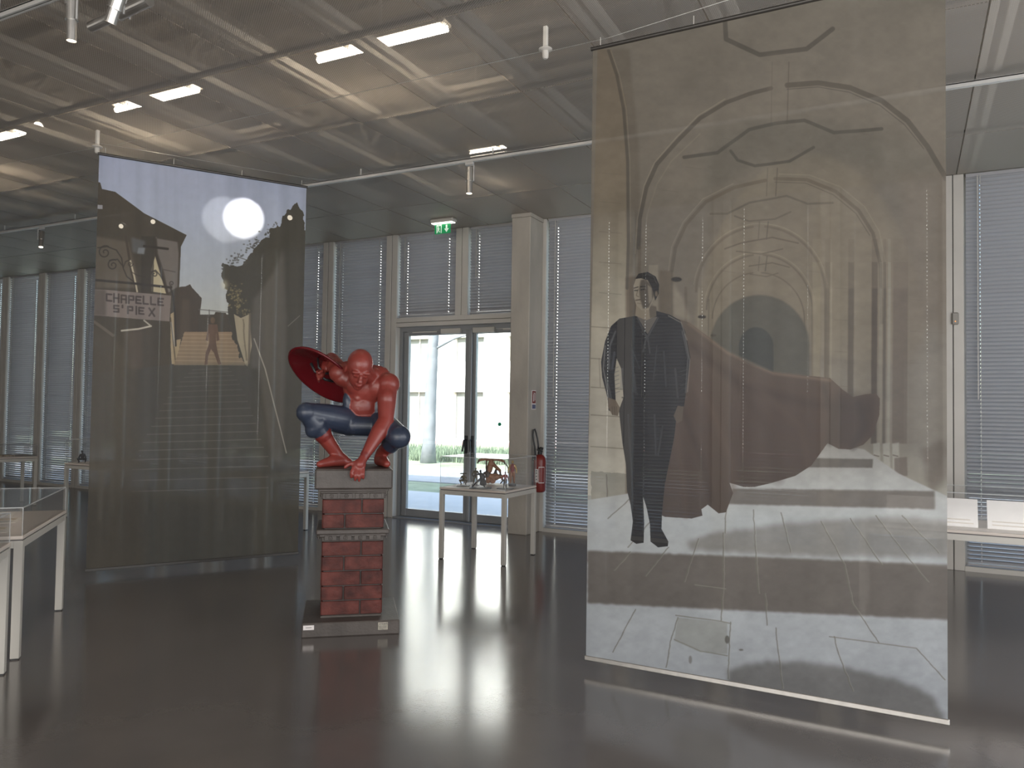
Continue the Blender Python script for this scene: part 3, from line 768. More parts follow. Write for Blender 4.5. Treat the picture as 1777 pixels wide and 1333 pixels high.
# neck, head
P += [c_((.105, .0, 1.83), .066, (.05, -.11, 1.85), .062)]
hr = (math.radians(28), math.radians(5), math.radians(10))
HR = Euler(hr).to_matrix()
def hd(x, y, z): return tuple(head + HR @ Vector((x, y, z)))
P += [e_(hd(0, .012, .032), (.094, .115, .112), hr), e_(hd(0, -.022, -.055), (.070, .080, .088), hr), e_(hd(0, -.062, -.113), (.034, .034, .03), hr),
      e_(hd(0, -.112, -.03), (.015, .02, .034), hr), e_(hd(0, -.122, -.05), (.019, .018, .014), hr),
      e_(hd(-.035, -.094, .012), (.036, .018, .012), hr), e_(hd(.035, -.094, .012), (.036, .018, .012), hr),
      e_(hd(-.036, -.090, -.016), (.022, .014, .012), hr), e_(hd(.036, -.090, -.016), (.022, .014, .012), hr),
      e_(hd(0, -.100, -.082), (.028, .013, .007), hr), e_(hd(0, -.096, -.096), (.024, .013, .008), hr),
      e_(hd(-.093, .015, -.02), (.012, .022, .034), hr), e_(hd(.093, .015, -.02), (.012, .022, .034), hr)]
# his left arm (viewer right) straight down to the front edge
sh, el, wr = (.235, -.01, 1.775), (.222, -.13, 1.505), (.062, -.262, 1.235)
P += [e_(sh, (.093, .085, .088)), c_(sh, .078, mixp(sh, el, .5), .070), c_(mixp(sh, el, .5), .070, el, .056), e_(mixp(sh, el, .45), (.068, .078, .10), (.1, 0, 0)),
      c_(el, .056, mixp(el, wr, .3), .061), c_(mixp(el, wr, .3), .061, mixp(el, wr, .75), .042), c_(mixp(el, wr, .75), .042, wr, .032)]
palm = (.036, -.290, 1.192)
P += [c_(wr, .032, palm, .036), e_(palm, (.046, .022, .042), (-.2, .3, 0))]
kn = [(-.010, -.300, 1.168), (.014, -.306, 1.158), (.038, -.306, 1.155), (.062, -.300, 1.160)]
tips = [[(-.022, -.316, 1.135), (-.022, -.308, 1.102)], [(.006, -.324, 1.118), (.006, -.314, 1.082)], [(.034, -.324, 1.114), (.034, -.314, 1.078)], [(.062, -.316, 1.125), (.062, -.308, 1.094)]]
for kq, (t1, t2) in zip(kn, tips): P += [c_(palm, .016, kq, .0135), c_(kq, .0135, t1, .0118), c_(t1, .0118, t2, .0100)]
P += [c_((.010, -.285, 1.205), .016, (-.040, -.275, 1.192), .015), c_((-.040, -.275, 1.192), .015, (-.066, -.280, 1.172), .012)]
# his right arm (viewer left) reaching back to the shield strap
sh2, el2, wr2 = (-.115, .06, 1.855), (-.185, .24, 1.965), (-.235, .17, 1.885)
P += [e_(sh2, (.085, .085, .08)), c_(sh2, .076, el2, .055), e_(mixp(sh2, el2, .5), (.068, .09, .066)), c_(el2, .055, wr2, .036), c_((-.1, .05, 1.82), .07, (-.02, .05, 1.80), .08)]
ph = (-.262, .145, 1.838)
P += [c_(wr2, .034, ph, .034), e_(ph, (.034, .042, .034))]
for k in range(4):
    b0 = (-.285 + .004 * k, .12 + .002 * k, 1.862 - .020 * k)
    P += [c_(ph, .014, b0, .0125), c_(b0, .0125, (b0[0] + .002, b0[1] + .035, b0[2] - .012), .011)]
P += [c_(ph, .014, (-.248, .110, 1.868), .013), c_((-.248, .110, 1.868), .013, (-.275, .095, 1.850), .011)]
# legs
hipR, knR, anR = (-.03, .10, 1.485), (-.345, -.115, 1.555), (-.115, -.005, 1.235)
P += [c_(hipR, .108, mixp(hipR, knR, .55), .097, N0), c_(mixp(hipR, knR, .55), .097, knR, .072, N0), e_(knR, (.075, .076, .075), (0, 0, 0), N0), e_(mixp(hipR, knR, .5), (.13, .09, .085), (0, .15, .6), N0)]
mid = mixp(knR, anR, .48)
P += [c_(knR, .066, mixp(knR, anR, .25), .074, N0), c_(mixp(knR, anR, .25), .074, mid, .062, N0), c_(mid, .060, anR, .044, R0), e_(mixp(knR, anR, .3), (.07, .075, .10), (0, .6, 0), N0)]
P += [c_(anR, .044, (-.075, .012, 1.198), .045, R0), c_((-.075, .012, 1.200), .043, (-.165, -.065, 1.198), .040, R0), c_((-.165, -.065, 1.198), .040, (-.245, -.125, 1.182), .026, R0), e_((-.06, .02, 1.19), (.05, .05, .034)), c_(anR, .042, (-.165, -.06, 1.205), .036, R0)]
hipL, knL, anL = (.17, .10, 1.485), (.315, -.175, 1.385), (.205, .03, 1.255)
P += [c_(hipL, .108, mixp(hipL, knL, .55), .100, N0), c_(mixp(hipL, knL, .55), .100, knL, .085, N0), e_(knL, (.088, .09, .088), (0, 0, 0), N0)]
mid = mixp(knL, anL, .5)
P += [c_(knL, .075, mid, .066, N0), c_(mid, .060, anL, .046, R0), c_(anL, .046, (.19, .05, 1.20), .045, R0), c_((.19, .05, 1.20), .043, (.215, -.05, 1.198), .040, R0), c_((.215, -.05, 1.198), .040, (.235, -.135, 1.184), .028, R0)]
def band(a, b, t0, t1, ra, rb): P.append(c_(mixp(a, b, t0), ra, mixp(a, b, t1), rb, 2))
band(el, wr, .90, .95, .037, .036); band(el2, wr2, .72, .80, .044, .043); band(knR, anR, .50, .53, .064, .064); band(knL, anL, .52, .55, .066, .065)
P.append(e_((.100, .0, 1.838), (.078, .078, .022), (math.radians(62), 0, math.radians(-20)), 2))
P.append(e_((.168, .06, 1.60), (.045, .06, .10), (.1, .1, 0), N0)); P.append(e_((-.052, .07, 1.62), (.04, .055, .10), (.1, -.1, 0), N0))
fig = blob('figure', P, .0065, 5, [M['red'], M['navy'], M['trim']], ST)
tag(fig, 'crouching figure in plain red top, red boots and navy leggings')
# belt seam and cuffs as thin raised bands are left to the paint; shield
n = (Vector((.0, -1, 0)) * .44 + Vector((-.52, 0, -.74))).normalized()
sc_ = Vector((-.255, .235, 1.838)); u = Vector((.82, .12, -.57)); u = (u - n * u.dot(n)).normalized(); v = n.cross(u)
bm = B(); RS = .30; rings = []
prof = [(0.02, -.075), (.08, -.070), (.15, -.052), (.21, -.030), (.262, -.006), (.285, .006), (.298, .006), (.303, -.002), (.298, -.012), (.27, -.022), (.21, -.048), (.12, -.074), (.02, -.088)]
seg = 64
for r, h in prof:
    rings.append([bm.verts.new(sc_ + (u * math.cos(2 * math.pi * k / seg) + v * math.sin(2 * math.pi * k / seg)) * r + n * h) for k in range(seg)])
for a, b in zip(rings, rings[1:]):
    for k in range(seg): bm.faces.new((a[k], a[(k + 1) % seg], b[(k + 1) % seg], b[k]))
bm.faces.new(rings[0]); bm.faces.new(rings[-1][::-1])
shd = build('shield', bm, M['shield'], ST, True); tag(shd, 'round dark red shield held behind the back')
bm = B(); hc = Vector(ph)
tube(bm, [hc + u * .11 - n * .03, hc + u * .05 + n * .004, hc - u * .05 + n * .004, hc - u * .11 - n * .03], .011, 8); build('hand_grip', bm, M['black'], shd, True)
bm = B(); wv = Vector(wr2); tube(bm, [wv + u * .08 - n * .04, wv + u * .03 + n * .032 + v * .02, wv - u * .04 + n * .03 + v * .02, wv - u * .09 - n * .04], .009, 8); build('arm_strap', bm, M['black'], shd, True)

# ------------------------------------------------------------------ figurines
def figurine(name, loc, rz, label, H_, J, mats, base, girth=1.0, extra=(), tags=None):
    """J: joints in units of figure height; standard stick -> tapered blob"""
    t = empty(name, loc, rz, label=label, cat='figurine')
    tg = tags or dict(torso=0, legs=0, head=0, arms=0)
    bz = base[3] if base else 0.0
    def s(p): return (p[0] * H_, p[1] * H_, p[2] * H_ + bz)
    g = H_ * girth; P = []
    P += [c_(s(J['pelvis']), .072 * g, s(J['chest']), .088 * g, tg['torso']), c_(s(J['chest']), .07 * g, s(J['neck']), .035 * g, tg['torso']), c_(s(J['neck']), .03 * g, s(J['head']), .03 * g, tg['head']),
          e_(s(J['head']), (.050 * g, .058 * g, .066 * g), (0, 0, 0), tg['head'])]
    for q in 'LR':
        P += [c_(s(J['chest' + q]), .050 * g, s(J['el' + q]), .032 * g, tg['arms']), c_(s(J['el' + q]), .034 * g, s(J['ha' + q]), .021 * g, tg['arms']), e_(s(J['ha' + q]), (.024 * g, .02 * g, .03 * g), (0, 0, 0), tg['arms'])]
        P += [c_(s(J['hip' + q]), .062 * g, s(J['kn' + q]), .044 * g, tg['legs']), c_(s(J['kn' + q]), .044 * g, s(J['an' + q]), .026 * g, tg['legs']), c_(s(J['an' + q]), .028 * g, s(J['to' + q]), .024 * g, tg['legs'])]
    P += [c_(s(a), ra * g, s(b), rb * g, tt) for a, ra, b, rb, tt in extra]
    blob('body', P, max(.0028, .012 * H_), 2, mats, t)
    if base:
        bm = B()
        if base[0] == 'r': lathe(bm, [(base[1], 0), (base[1], base[3] * .8), (base[1] * .92, base[3])])
        else: box(bm, -base[1], base[1], -base[2], base[2], 0, base[3], .001)
        build('base', bm, M['basegrey'], t)
    return t
stand = dict(pelvis=(0, 0, .52), chest=(0, 0, .72), neck=(0, 0, .84), head=(0, -.01, .92), chestL=(.09, 0, .77), chestR=(-.09, 0, .77), elL=(.16, 0, .62), elR=(-.16, 0, .62),
             haL=(.18, -.05, .47), haR=(-.18, -.05, .47), hipL=(.05, 0, .50), hipR=(-.05, 0, .50), knL=(.07, -.01, .27), knR=(-.07, -.01, .27), anL=(.08, .0, .05), anR=(-.08, 0, .05), toL=(.09, -.07, .03), toR=(-.09, -.07, .03))
TZ = .762
J = dict(pelvis=(0, .05, .35), chest=(0, 0, .58), neck=(0, -.02, .70), head=(0, -.04, .80), chestL=(.09, 0, .62), chestR=(-.09, 0, .62), elL=(.2, -.08, .5), elR=(-.2, -.08, .5), haL=(.1, -.2, .42), haR=(-.1, -.2, .42),
         hipL=(.06, .05, .32), hipR=(-.06, .05, .32), knL=(.26, -.14, .36), knR=(-.26, -.14, .36), anL=(.14, 0, .08), anR=(-.14, 0, .08), toL=(.2, -.1, .04), toR=(-.2, -.1, .04))
figurine('figurine', (-4.30, 7.29, TZ), .45, 'crouching bronze figurine, leftmost in the case by the glass door', .155, J, [M['bronze']], ('b', .07, .05, .008), 1.25, extra=[((-.22, .02, .80), .03, (.2, -.05, .84), .03, 0)])
J = dict(stand); J.update(elR=(-.2, -.05, .60), haR=(-.16, -.16, .5), elL=(.2, 0, .6), haL=(.27, -.1, .48), knR=(-.10, 0, .27), anR=(-.13, .03, .05), toR=(-.16, -.03, .03))
figurine('figurine', (-4.24, 7.45, TZ), .45, 'slim standing bronze figurine, second from the left in the case by the glass door', .19, J, [M['bronze']], ('b', .045, .035, .005), 1.0)
J = dict(pelvis=(.05, 0, .46), chest=(.02, -.02, .66), neck=(-.0, -.03, .77), head=(-.02, -.04, .85), chestL=(.1, 0, .70), chestR=(-.08, -.02, .70), elL=(.2, .05, .60), elR=(-.24, -.05, .66), haL=(.22, -.08, .50), haR=(-.38, -.05, .58),
         hipL=(.1, 0, .44), hipR=(.0, 0, .44), knL=(.16, -.1, .25), knR=(-.22, 0, .26), anL=(.18, 0, .05), anR=(-.42, .02, .05), toL=(.24, -.07, .03), toR=(-.46, -.03, .03))
figurine('figurine', (-4.03, 7.19, TZ), .45, 'charcoal lunging figurine with a long skirted cloak, front centre of the case', .20, J, [M['darkfig']], ('b', .115, .06, .010), 1.15,
         extra=[((.02, .02, .66), .09, (.16, .08, .2), .13, 0), ((.1, .06, .5), .11, (.05, .08, .18), .09, 0), ((-.38, -.05, .58), .008, (-.52, -.08, .62), .006, 0)])
J = dict(stand); J.update(elR=(-.18, -.1, .60), haR=(-.22, -.2, .50), knL=(.05, -.06, .27), anL=(.06, .04, .05))
figurine('figurine', (-3.79, 7.29, TZ), .3, 'small red standing figurine near the right front edge of the case', .175, J, [M['fred'], M['darkfig']], ('b', .085, .045, .006), 1.05, tags=dict(torso=0, legs=1, head=0, arms=0))
figurine('figurine', (-3.865, 7.60, TZ), .4, 'tall red and gold figurine on a round grey base, right in the case', .255, stand, [M['fred'], M['gold'], M['orange']], ('r', .042, 0, .026), 1.2, tags=dict(torso=0, legs=2, head=1, arms=1))
# big orange sculpture: rider over a crouched beast, arms spread wide with curved horns
t = empty('figurine', (-4.17, 7.67, TZ), .45, label='large orange-brown winged sculpture of intertwined creatures, middle of the case', cat='figurine')
P = [c_((-.02, 0, .15), .034, (.0, 0, .24), .030, 0), c_((-.13, -.01, .262), .014, (-.06, 0, .280), .018, 0), c_((-.06, 0, .28), .022, (.06, 0, .28), .024, 0), c_((.06, 0, .28), .018, (.14, -.01, .255), .013, 0),
     c_((-.13, -.01, .262), .013, (-.15, -.02, .235), .008, 1), c_((.14, -.01, .255), .011, (.185, -.02, .20), .007, 1), c_((.185, -.02, .20), .007, (.20, -.02, .15), .003, 1), c_((-.05, 0, .27), .010, (-.055, 0, .17), .007, 1),
     c_((0, 0, .24), .026, (.045, 0, .20), .02, 0), c_((.045, 0, .20), .02, (.10, -.01, .15), .016, 0), c_((.10, -.01, .15), .013, (.11, -.02, .10), .009, 1), c_((-.03, 0, .17), .026, (-.035, -.01, .09), .03, 1),
     c_((-.03, 0, .08), .035, (.06, 0, .08), .04, 0), c_((.06, 0, .08), .03, (.12, -.01, .085), .022, 0), c_((.12, -.01, .085), .016, (.135, -.02, .04), .009, 1), c_((.135, -.02, .04), .009, (.11, -.03, .01), .007, 1),
     c_((.02, 0, .036), .035, (.03, 0, .08), .04, 0), c_((-.03, .01, .031), .03, (-.02, 0, .08), .035, 0), c_((.05, 0, .12), .02, (.055, 0, .155), .012, 1), e_((0, -.01, .215), (.022, .025, .026), (0, 0, 0), 0), c_((-.07, -.02, .12), .016, (-.02, 0, .13), .02, 1)]
blob('body', P, .0038, 2, [M['orange'], mat('figurine_dark_brown', (.07, .045, .035), .5, 0, .4, 50)], t)
J = dict(pelvis=(0, .03, .3), chest=(0, 0, .55), neck=(0, -.02, .70), head=(-.02, -.04, .82), chestL=(.12, 0, .6), chestR=(-.12, 0, .6), elL=(.24, -.03, .42), elR=(-.2, -.1, .4), haL=(.2, -.12, .25), haR=(-.12, -.2, .3), hipL=(.1, .03, .26), hipR=(-.1, .03, .26), knL=(.28, -.1, .3), knR=(-.28, -.1, .3), anL=(.2, 0, .06), anR=(-.2, 0, .06), toL=(.24, -.1, .04), toR=(-.24, -.1, .04))
figurine('figurine', (-10.33, 7.00, TZ), .6, 'small dark seated figurine in the case left of the stairway banner', .19, J, [M['darkfig']], None, 1.5)
t = empty('pebble_figurine', (-10.14, 7.08, TZ), 0, label='tiny dark figurine beside the seated one, at the stairway banner edge', cat='figurine')
P = [c_((0, 0, .012), .014, (0, 0, .04), .01, 0), e_((0, 0, .05), (.01, .01, .012), (0, 0, 0), 0), c_((-.02, 0, .01), .01, (.02, 0, .01), .01, 0)]
blob('body', P, .003, 1, [M['darkfig']], t)

# ------------------------------------------------------------------ printed textile banners
class Canvas:
    """a print, painted in the banner's own plane; coordinates are where each print point lies as photographed"""
    def __init__(s, A, Bq, z0, z1, W, Hh):
        s.W, s.H = W, Hh
        u = (np.arange(W) + .5) / W; v = (np.arange(Hh) + .5) / Hh
        U, V = np.meshgrid(u, v)
        X = A[0] + (Bq[0] - A[0]) * U; Y = A[1] + (Bq[1] - A[1]) * U; Z = z1 + (z0 - z1) * V - 1.6
        zc = X * fw.x + Y * fw.y + Z * fw.z
        s.X = 888.5 + FPX * (X * RT.x + Y * RT.y + Z * RT.z) / zc
        s.Y = 666.5 - FPX * (X * UP.x + Y * UP.y + Z * UP.z) / zc
        s.img = np.zeros((Hh, W, 3)); s.U, s.V = U, V; s.rs = np.random.RandomState(5)
        s.px = np.hypot(s.X[1, 1] - s.X[0, 1], s.Y[1, 1] - s.Y[0, 1])
    def sub(s, x0, x1, y0, y1):
        m = (s.X >= x0) & (s.X <= x1) & (s.Y >= y0) & (s.Y <= y1)
        r = np.where(m.any(1))[0]; c = np.where(m.any(0))[0]
        if len(r) == 0 or len(c) == 0: return None
        return slice(r[0], r[-1] + 1), slice(c[0], c[-1] + 1)
    def noise(s, sx, sy, seed=0, octv=3):
        s.nc = getattr(s, 'nc', {}); key = (sx, sy, seed)
        if key not in s.nc: s.nc[key] = s._noise(sx, sy, seed, octv)
        return s.nc[key]
    def _noise(s, sx, sy, seed=0, octv=3):
        rs = np.random.RandomState(seed); out = np.zeros_like(s.X); amp = 1; tot = 0
        for o in range(octv):
            g = rs.rand(64, 64); x = s.X / sx * 2 ** o; y = s.Y / sy * 2 ** o
            xi = np.floor(x).astype(int); yi = np.floor(y).astype(int); fx = x - xi; fy = y - yi
            fx = fx * fx * (3 - 2 * fx); fy = fy * fy * (3 - 2 * fy)
            a = g[yi % 64, xi % 64]; b = g[yi % 64, (xi + 1) % 64]; c = g[(yi + 1) % 64, xi % 64]; d = g[(yi + 1) % 64, (xi + 1) % 64]
            out += amp * ((a * (1 - fx) + b * fx) * (1 - fy) + (c * (1 - fx) + d * fx) * fy); tot += amp; amp *= .5
        return out / tot
    def blend(s, sl, m, col):
        if callable(col): col = col(s.X[sl], s.Y[sl])
        col = np.asarray(col, float); 
        if col.ndim == 1: col = col[None, None, :]
        m = m[..., None]; s.img[sl] = s.img[sl] * (1 - m) + col * m
    def poly(s, pts, col, a=1., jag=0, seed=1, soft=0):
        P = np.array(pts, float); pad = jag + 2 + soft
        sl = s.sub(P[:, 0].min() - pad, P[:, 0].max() + pad, P[:, 1].min() - pad, P[:, 1].max() + pad)
        if sl is None: return
        x, y = s.X[sl], s.Y[sl]
        if jag:
            x = x + (s.noise(9, 9, seed)[sl] - .5) * 2 * jag; y = y + (s.noise(9, 9, seed + 1)[sl] - .5) * 2 * jag
        def ins(x, y):
            m = np.zeros(x.shape, bool); n_ = len(P)
            for i in range(n_):
                x0, y0 = P[i]; x1, y1 = P[(i + 1) % n_]
                if y0 == y1: continue
                c = ((y0 > y) != (y1 > y)) & (x < (x1 - x0) * (y - y0) / (y1 - y0) + x0); m ^= c
            return m.astype(float)
        d = s.px * .25
        m = (ins(x - d, y - d) + ins(x + d, y - d) + ins(x - d, y + d) + ins(x + d, y + d)) / 4
        if soft:
            k = max(1, int(soft / s.px))
            for _ in range(2):
                for ax_ in (0, 1):
                    cs = np.cumsum(np.pad(m, [(k + 1, k) if q == ax_ else (0, 0) for q in (0, 1)], 'edge'), axis=ax_)
                    m = (np.take(cs, range(2 * k + 1, cs.shape[ax_]), ax_) - np.take(cs, range(0, cs.shape[ax_] - 2 * k - 1), ax_)) / (2 * k + 1)
        s.blend(sl, m * a, col)
    def line(s, pts, w, col, a=1., soft=.7, w2=None, jag=0):
        P = np.array(pts, float); pad = w + 4 + jag
        sl = s.sub(P[:, 0].min() - pad, P[:, 0].max() + pad, P[:, 1].min() - pad, P[:, 1].max() + pad)
        if sl is None: return
        x, y = s.X[sl], s.Y[sl]; best = np.full(x.shape, 1e9)
        if jag: x = x + (s.noise(12, 12, 3)[sl] - .5) * 2 * jag
        L_ = len(P) - 1
        for i in range(L_):
            a_, b_ = P[i], P[i + 1]; ab = b_ - a_; t = np.clip(((x - a_[0]) * ab[0] + (y - a_[1]) * ab[1]) / max(ab @ ab, 1e-9), 0, 1)
            d = np.hypot(x - a_[0] - t * ab[0], y - a_[1] - t * ab[1])
            if w2 is not None: d = d - ((w + (w2 - w) * (i + t) / L_) / 2 - w / 2)
            best = np.minimum(best, d)
        m = np.clip((w / 2 + soft - best) / (2 * soft), 0, 1)
        s.blend(sl, m * a, col)
    def ell(s, c, rx, ry, col, a=1., soft=1., n=40):
        s.poly([(c[0] + rx * math.cos(6.2832 * k / n), c[1] + ry * math.sin(6.2832 * k / n)) for k in range(n)], col, a, soft=soft)
def arc(cx, cy, rx, ry, a0, a1, n=24):
    return [(cx + rx * math.cos(math.radians(a0 + (a1 - a0) * i / n)), cy - ry * math.sin(math.radians(a0 + (a1 - a0) * i / n))) for i in range(n + 1)]

GL = {  # block letters on a 4 x 6 grid, as strokes
 'C': [[(3.4, .6), (0, .6), (0, 5.4), (3.4, 5.4)]], 'H': [[(0, 0), (0, 6)], [(3.3, 0), (3.3, 6)], [(0, 3), (3.3, 3)]],
 'A': [[(0, 6), (0, .6), (3.3, .6), (3.3, 6)], [(0, 3.4), (3.3, 3.4)]], 'P': [[(0, 6), (0, .6), (3.3, .6), (3.3, 3.4), (0, 3.4)]],
 'E': [[(3.4, .6), (0, .6), (0, 5.4), (3.4, 5.4)], [(0, 3), (2.8, 3)]], 'L': [[(0, 0), (0, 5.4), (3.2, 5.4)]],
 'S': [[(3.3, .6), (0, .6), (0, 3), (3.3, 3), (3.3, 5.4), (0, 5.4)]], "'": [[(1, 0), (1, 1.6)]], 'I': [[(1, 0), (1, 6)]], 'X': [[(0, 0), (3.6, 6)], [(3.6, 0), (0, 6)]], ' ': []}

def paint_archway(c):
    n1 = c.noise(60, 40, 1); n2 = c.noise(14, 10, 2); n3 = c.noise(220, 150, 3)
    X, Y = c.X, c.Y
    def grad(stops):
        ys = [s_[0] for s_ in stops]; return lambda x, y: np.stack([np.interp(y, ys, [s_[1][k] for s_ in stops]) for k in range(3)], -1)
    full = (slice(None), slice(None))
    c.blend(full, np.ones_like(X), grad([(-60, (106, 101, 92)), (120, (107, 101, 92)), (330, (110, 103, 93)), (520, (122, 114, 102)), (760, (132, 125, 114)), (870, (165, 165, 157)), (1300, (150, 150, 146))]))
    # left pier and lit outer wall
    c.poly([(1037, 85), (1060, 85), (1088, 180), (1092, 560), (1088, 860), (1020, 860)], grad([(85, (102, 93, 81)), (350, (112, 102, 87)), (450, (142, 134, 117)), (560, (176, 168, 150)), (860, (190, 185, 172))]))
    c.poly([(1046, 500), (1083, 545), (1083, 500), (1060, 470)], (170, 165, 150), .35, soft=6)
    for yy in (567, 622, 672, 720, 775, 822): c.line([(1026, yy), (1085, yy + 4)], 1.6, (112, 104, 92), .6, jag=1)
    c.line([(1040, 622), (1042, 672)], 1.4, (112, 104, 92), .5)
    c.poly([(1026, 818), (1088, 822), (1088, 870), (1026, 868)], (150, 147, 136), 1, jag=2)
    c.line([(1052, 824), (1054, 866)], 2, (100, 95, 86), .7, jag=1)
    # shaded pier behind the man
    c.poly([(1086, 480), (1120, 480), (1118, 830), (1086, 860)], (88, 76, 64), .75, soft=2)
    c.poly([(1144, 470), (1168, 470), (1168, 700), (1144, 700)], (100, 89, 75), .6, soft=2)
    c.poly([(1060, 85), (1092, 85), (1108, 250), (1112, 420), (1092, 480), (1086, 240), (1078, 160)], (88, 81, 71), .5, soft=3)
    c.line([(1056, 88), (1070, 130), (1082, 190), (1089, 280), (1090, 420), (1088, 500)], 5, (76, 71, 64), .8)
    c.line([(1060, 88), (1075, 130), (1087, 190), (1093, 280), (1094, 420)], 1.2, (125, 117, 102), .6)
    # vault: brighter inside the second bay, seen down the gallery
    c.poly(arc(1405, 640, 205, 374, 172, 0), grad([(260, (112, 105, 93)), (420, (128, 118, 102)), (560, (138, 128, 110)), (720, (146, 139, 126))]), .72, soft=3)
    c.poly([(1200, 640), (1610, 640), (1640, 860), (1180, 860)], (142, 136, 124), .6, soft=10)
    c.poly([(1430, 265), (1500, 290), (1540, 380), (1560, 520), (1565, 300), (1500, 240)], (92, 88, 80), .25, soft=8)
    # ribs: big arches getting smaller
    dk = (78, 73, 66)
    c.line([(1108, 430), (1110, 380), (1122, 325), (1140, 285), (1180, 240), (1215, 205), (1260, 178), (1300, 163), (1338, 153)], 7, dk, .8)
    c.line([(1366, 148), (1420, 144), (1475, 152), (1530, 175), (1575, 210), (1610, 255), (1642, 310)], 9, dk, .8)
    c.line([(1118, 425), (1124, 370), (1140, 320), (1165, 280), (1215, 232)], 2, (126, 118, 104), .5)
    c.line([(1166, 470), (1172, 430), (1190, 390), (1225, 350), (1275, 325), (1328, 313)], 6, (96, 88, 77), .75)
    c.line([(1345, 310), (1400, 312), (1450, 332), (1490, 365), (1515, 405), (1528, 460), (1530, 560)], 6, (96, 88, 77), .75)
    for k, (cx, cy, rx, ry) in enumerate(((1320, 510, 112, 117), (1318, 540, 92, 98), (1316, 555, 80, 82))):
        c.line(arc(cx, cy, rx, ry, 178, 97), 4 - k * .8, (105, 96, 84), .7); c.line(arc(cx, cy, rx, ry, 86, 0) + [(cx + rx, 680)], 4 - k * .8, (105, 96, 84), .7)
    c.line([(1110, 430), (1108, 520), (1106, 640)], 6, (96, 86, 73), .5)
    c.line([(1166, 470), (1168, 700)], 3, (96, 88, 77), .6)
    lt = (156, 146, 128)
    c.line([(1102, 440), (1106, 380), (1118, 322), (1136, 282), (1176, 236), (1212, 200), (1258, 172)], 1.6, lt, .35)
    c.line([(1366, 155), (1420, 151), (1474, 160), (1527, 183), (1570, 217), (1603, 258)], 1.6, (66, 62, 57), .5)
    c.line([(1160, 470), (1166, 428), (1185, 386), (1220, 345), (1272, 319)], 1.4, lt, .4); c.line([(1345, 316), (1398, 318), (1446, 338), (1485, 370), (1509, 408)], 1.4, (84, 77, 68), .6); c.line([(1352, 302), (1405, 304), (1458, 324), (1500, 358), (1526, 402), (1538, 460), (1540, 560)], 1.4, lt, .35)
    for k, (cx, cy, rx, ry) in enumerate(((1320, 510, 117, 122), (1318, 540, 97, 103))): c.line(arc(cx, cy, rx, ry, 172, 8), 1.2, (168, 156, 134), .4)
    c.line([(1230, 520), (1228, 640)], 2, (98, 90, 78), .5); c.line([(1213, 500), (1210, 640)], 3, (158, 148, 130), .4); c.line([(1190, 500), (1190, 620)], 5, (98, 88, 76), .5)
    c.poly([(1126, 460), (1142, 460), (1142, 540), (1126, 520)], (150, 141, 124), .5, soft=1); c.poly([(1168, 490), (1186, 520), (1200, 560), (1168, 545)], (165, 155, 137), .5, soft=3)
    for yy in (300, 350, 402, 455, 508): c.line([(1040, yy), (1078, yy + 3)], 1.1, (90, 83, 73), .35, jag=1)
    for xx, yy in ((1150, 330), (1190, 290), (1480, 230), (1540, 280), (1250, 240), (1400, 470), (1250, 470)): c.line([(xx, yy), (xx + 26, yy + 3)], 1, (86, 80, 72), .3, jag=2)
    for yy in (520, 575, 630, 690, 745): c.line([(1580, yy), (1640, yy + 3)], 1.1, (98, 90, 82), .4, jag=1); c.line([(1448, yy - 20), (1470, yy - 19)], 1, (104, 96, 86), .4)
    # rib along the crown and the octagons
    for (x0, x1, y0, y1) in ((1338, 1366, 108, 215), (1330, 1346, 292, 340), (1316, 1330, 385, 415), (1316, 1328, 445, 470)):
        c.line([(x0 + 2, y0), (x0, y1)], 1.5, (84, 78, 70), .5); c.line([(x1 + 3, y0), (x1, y1)], 2, (84, 78, 70), .6)
    def octa(pts, w, col=(76, 72, 66)): c.line(pts, w, col, .85)
    octa([(1258, 35), (1260, 68), (1318, 95), (1400, 85), (1445, 50)], 8)
    octa([(1187, 273), (1245, 265), (1300, 225), (1345, 214), (1396, 209), (1447, 230), (1530, 224)], 6)
    octa([(1268, 262), (1280, 278), (1310, 288), (1370, 280), (1412, 256)], 5)
    octa([(1233, 371), (1262, 371), (1300, 352), (1365, 340), (1402, 354), (1445, 352)], 3.5, (96, 90, 80))
    octa([(1275, 375), (1300, 384), (1345, 380), (1372, 368)], 3, (100, 93, 82))
    octa([(1258, 432), (1285, 422), (1340, 412), (1385, 422)], 2.5, (98, 90, 79)); octa([(1278, 436), (1320, 441), (1358, 432)], 2.2, (102, 94, 82))
    octa([(1300, 462), (1340, 456), (1370, 464)], 2, (100, 92, 80)); octa([(1302, 476), (1330, 480), (1350, 474)], 1.8, (104, 96, 84))
    c.poly([(1330, 96), (1364, 92), (1362, 215), (1338, 215)], (112, 105, 95), .3, soft=3)
    # shaded sweep of the near vault
    c.poly([(1230, 215), (1420, 205), (1600, 250), (1640, 330), (1520, 290), (1400, 268), (1290, 300), (1215, 340)], (84, 82, 75), .28, soft=9)
    # dark arch at the end
    c.poly([(1232, 700)] + arc(1318, 600, 86, 88, 180, 0) + [(1404, 700)], (92, 90, 82), .9, soft=1.5)
    c.poly([(1284, 700)] + arc(1312, 602, 30, 34, 180, 0) + [(1342, 700)], (70, 72, 69), .9, soft=1)
    c.poly([(1352, 540), (1404, 580), (1404, 700), (1352, 700)], (104, 102, 94), .5, soft=4)
    # lamps on the left
    c.ell((1174, 485), 9, 4, (52, 48, 44)); c.ell((1218, 550), 7, 3, (60, 55, 50)); c.ell((1238, 582), 5, 2, (80, 74, 66))
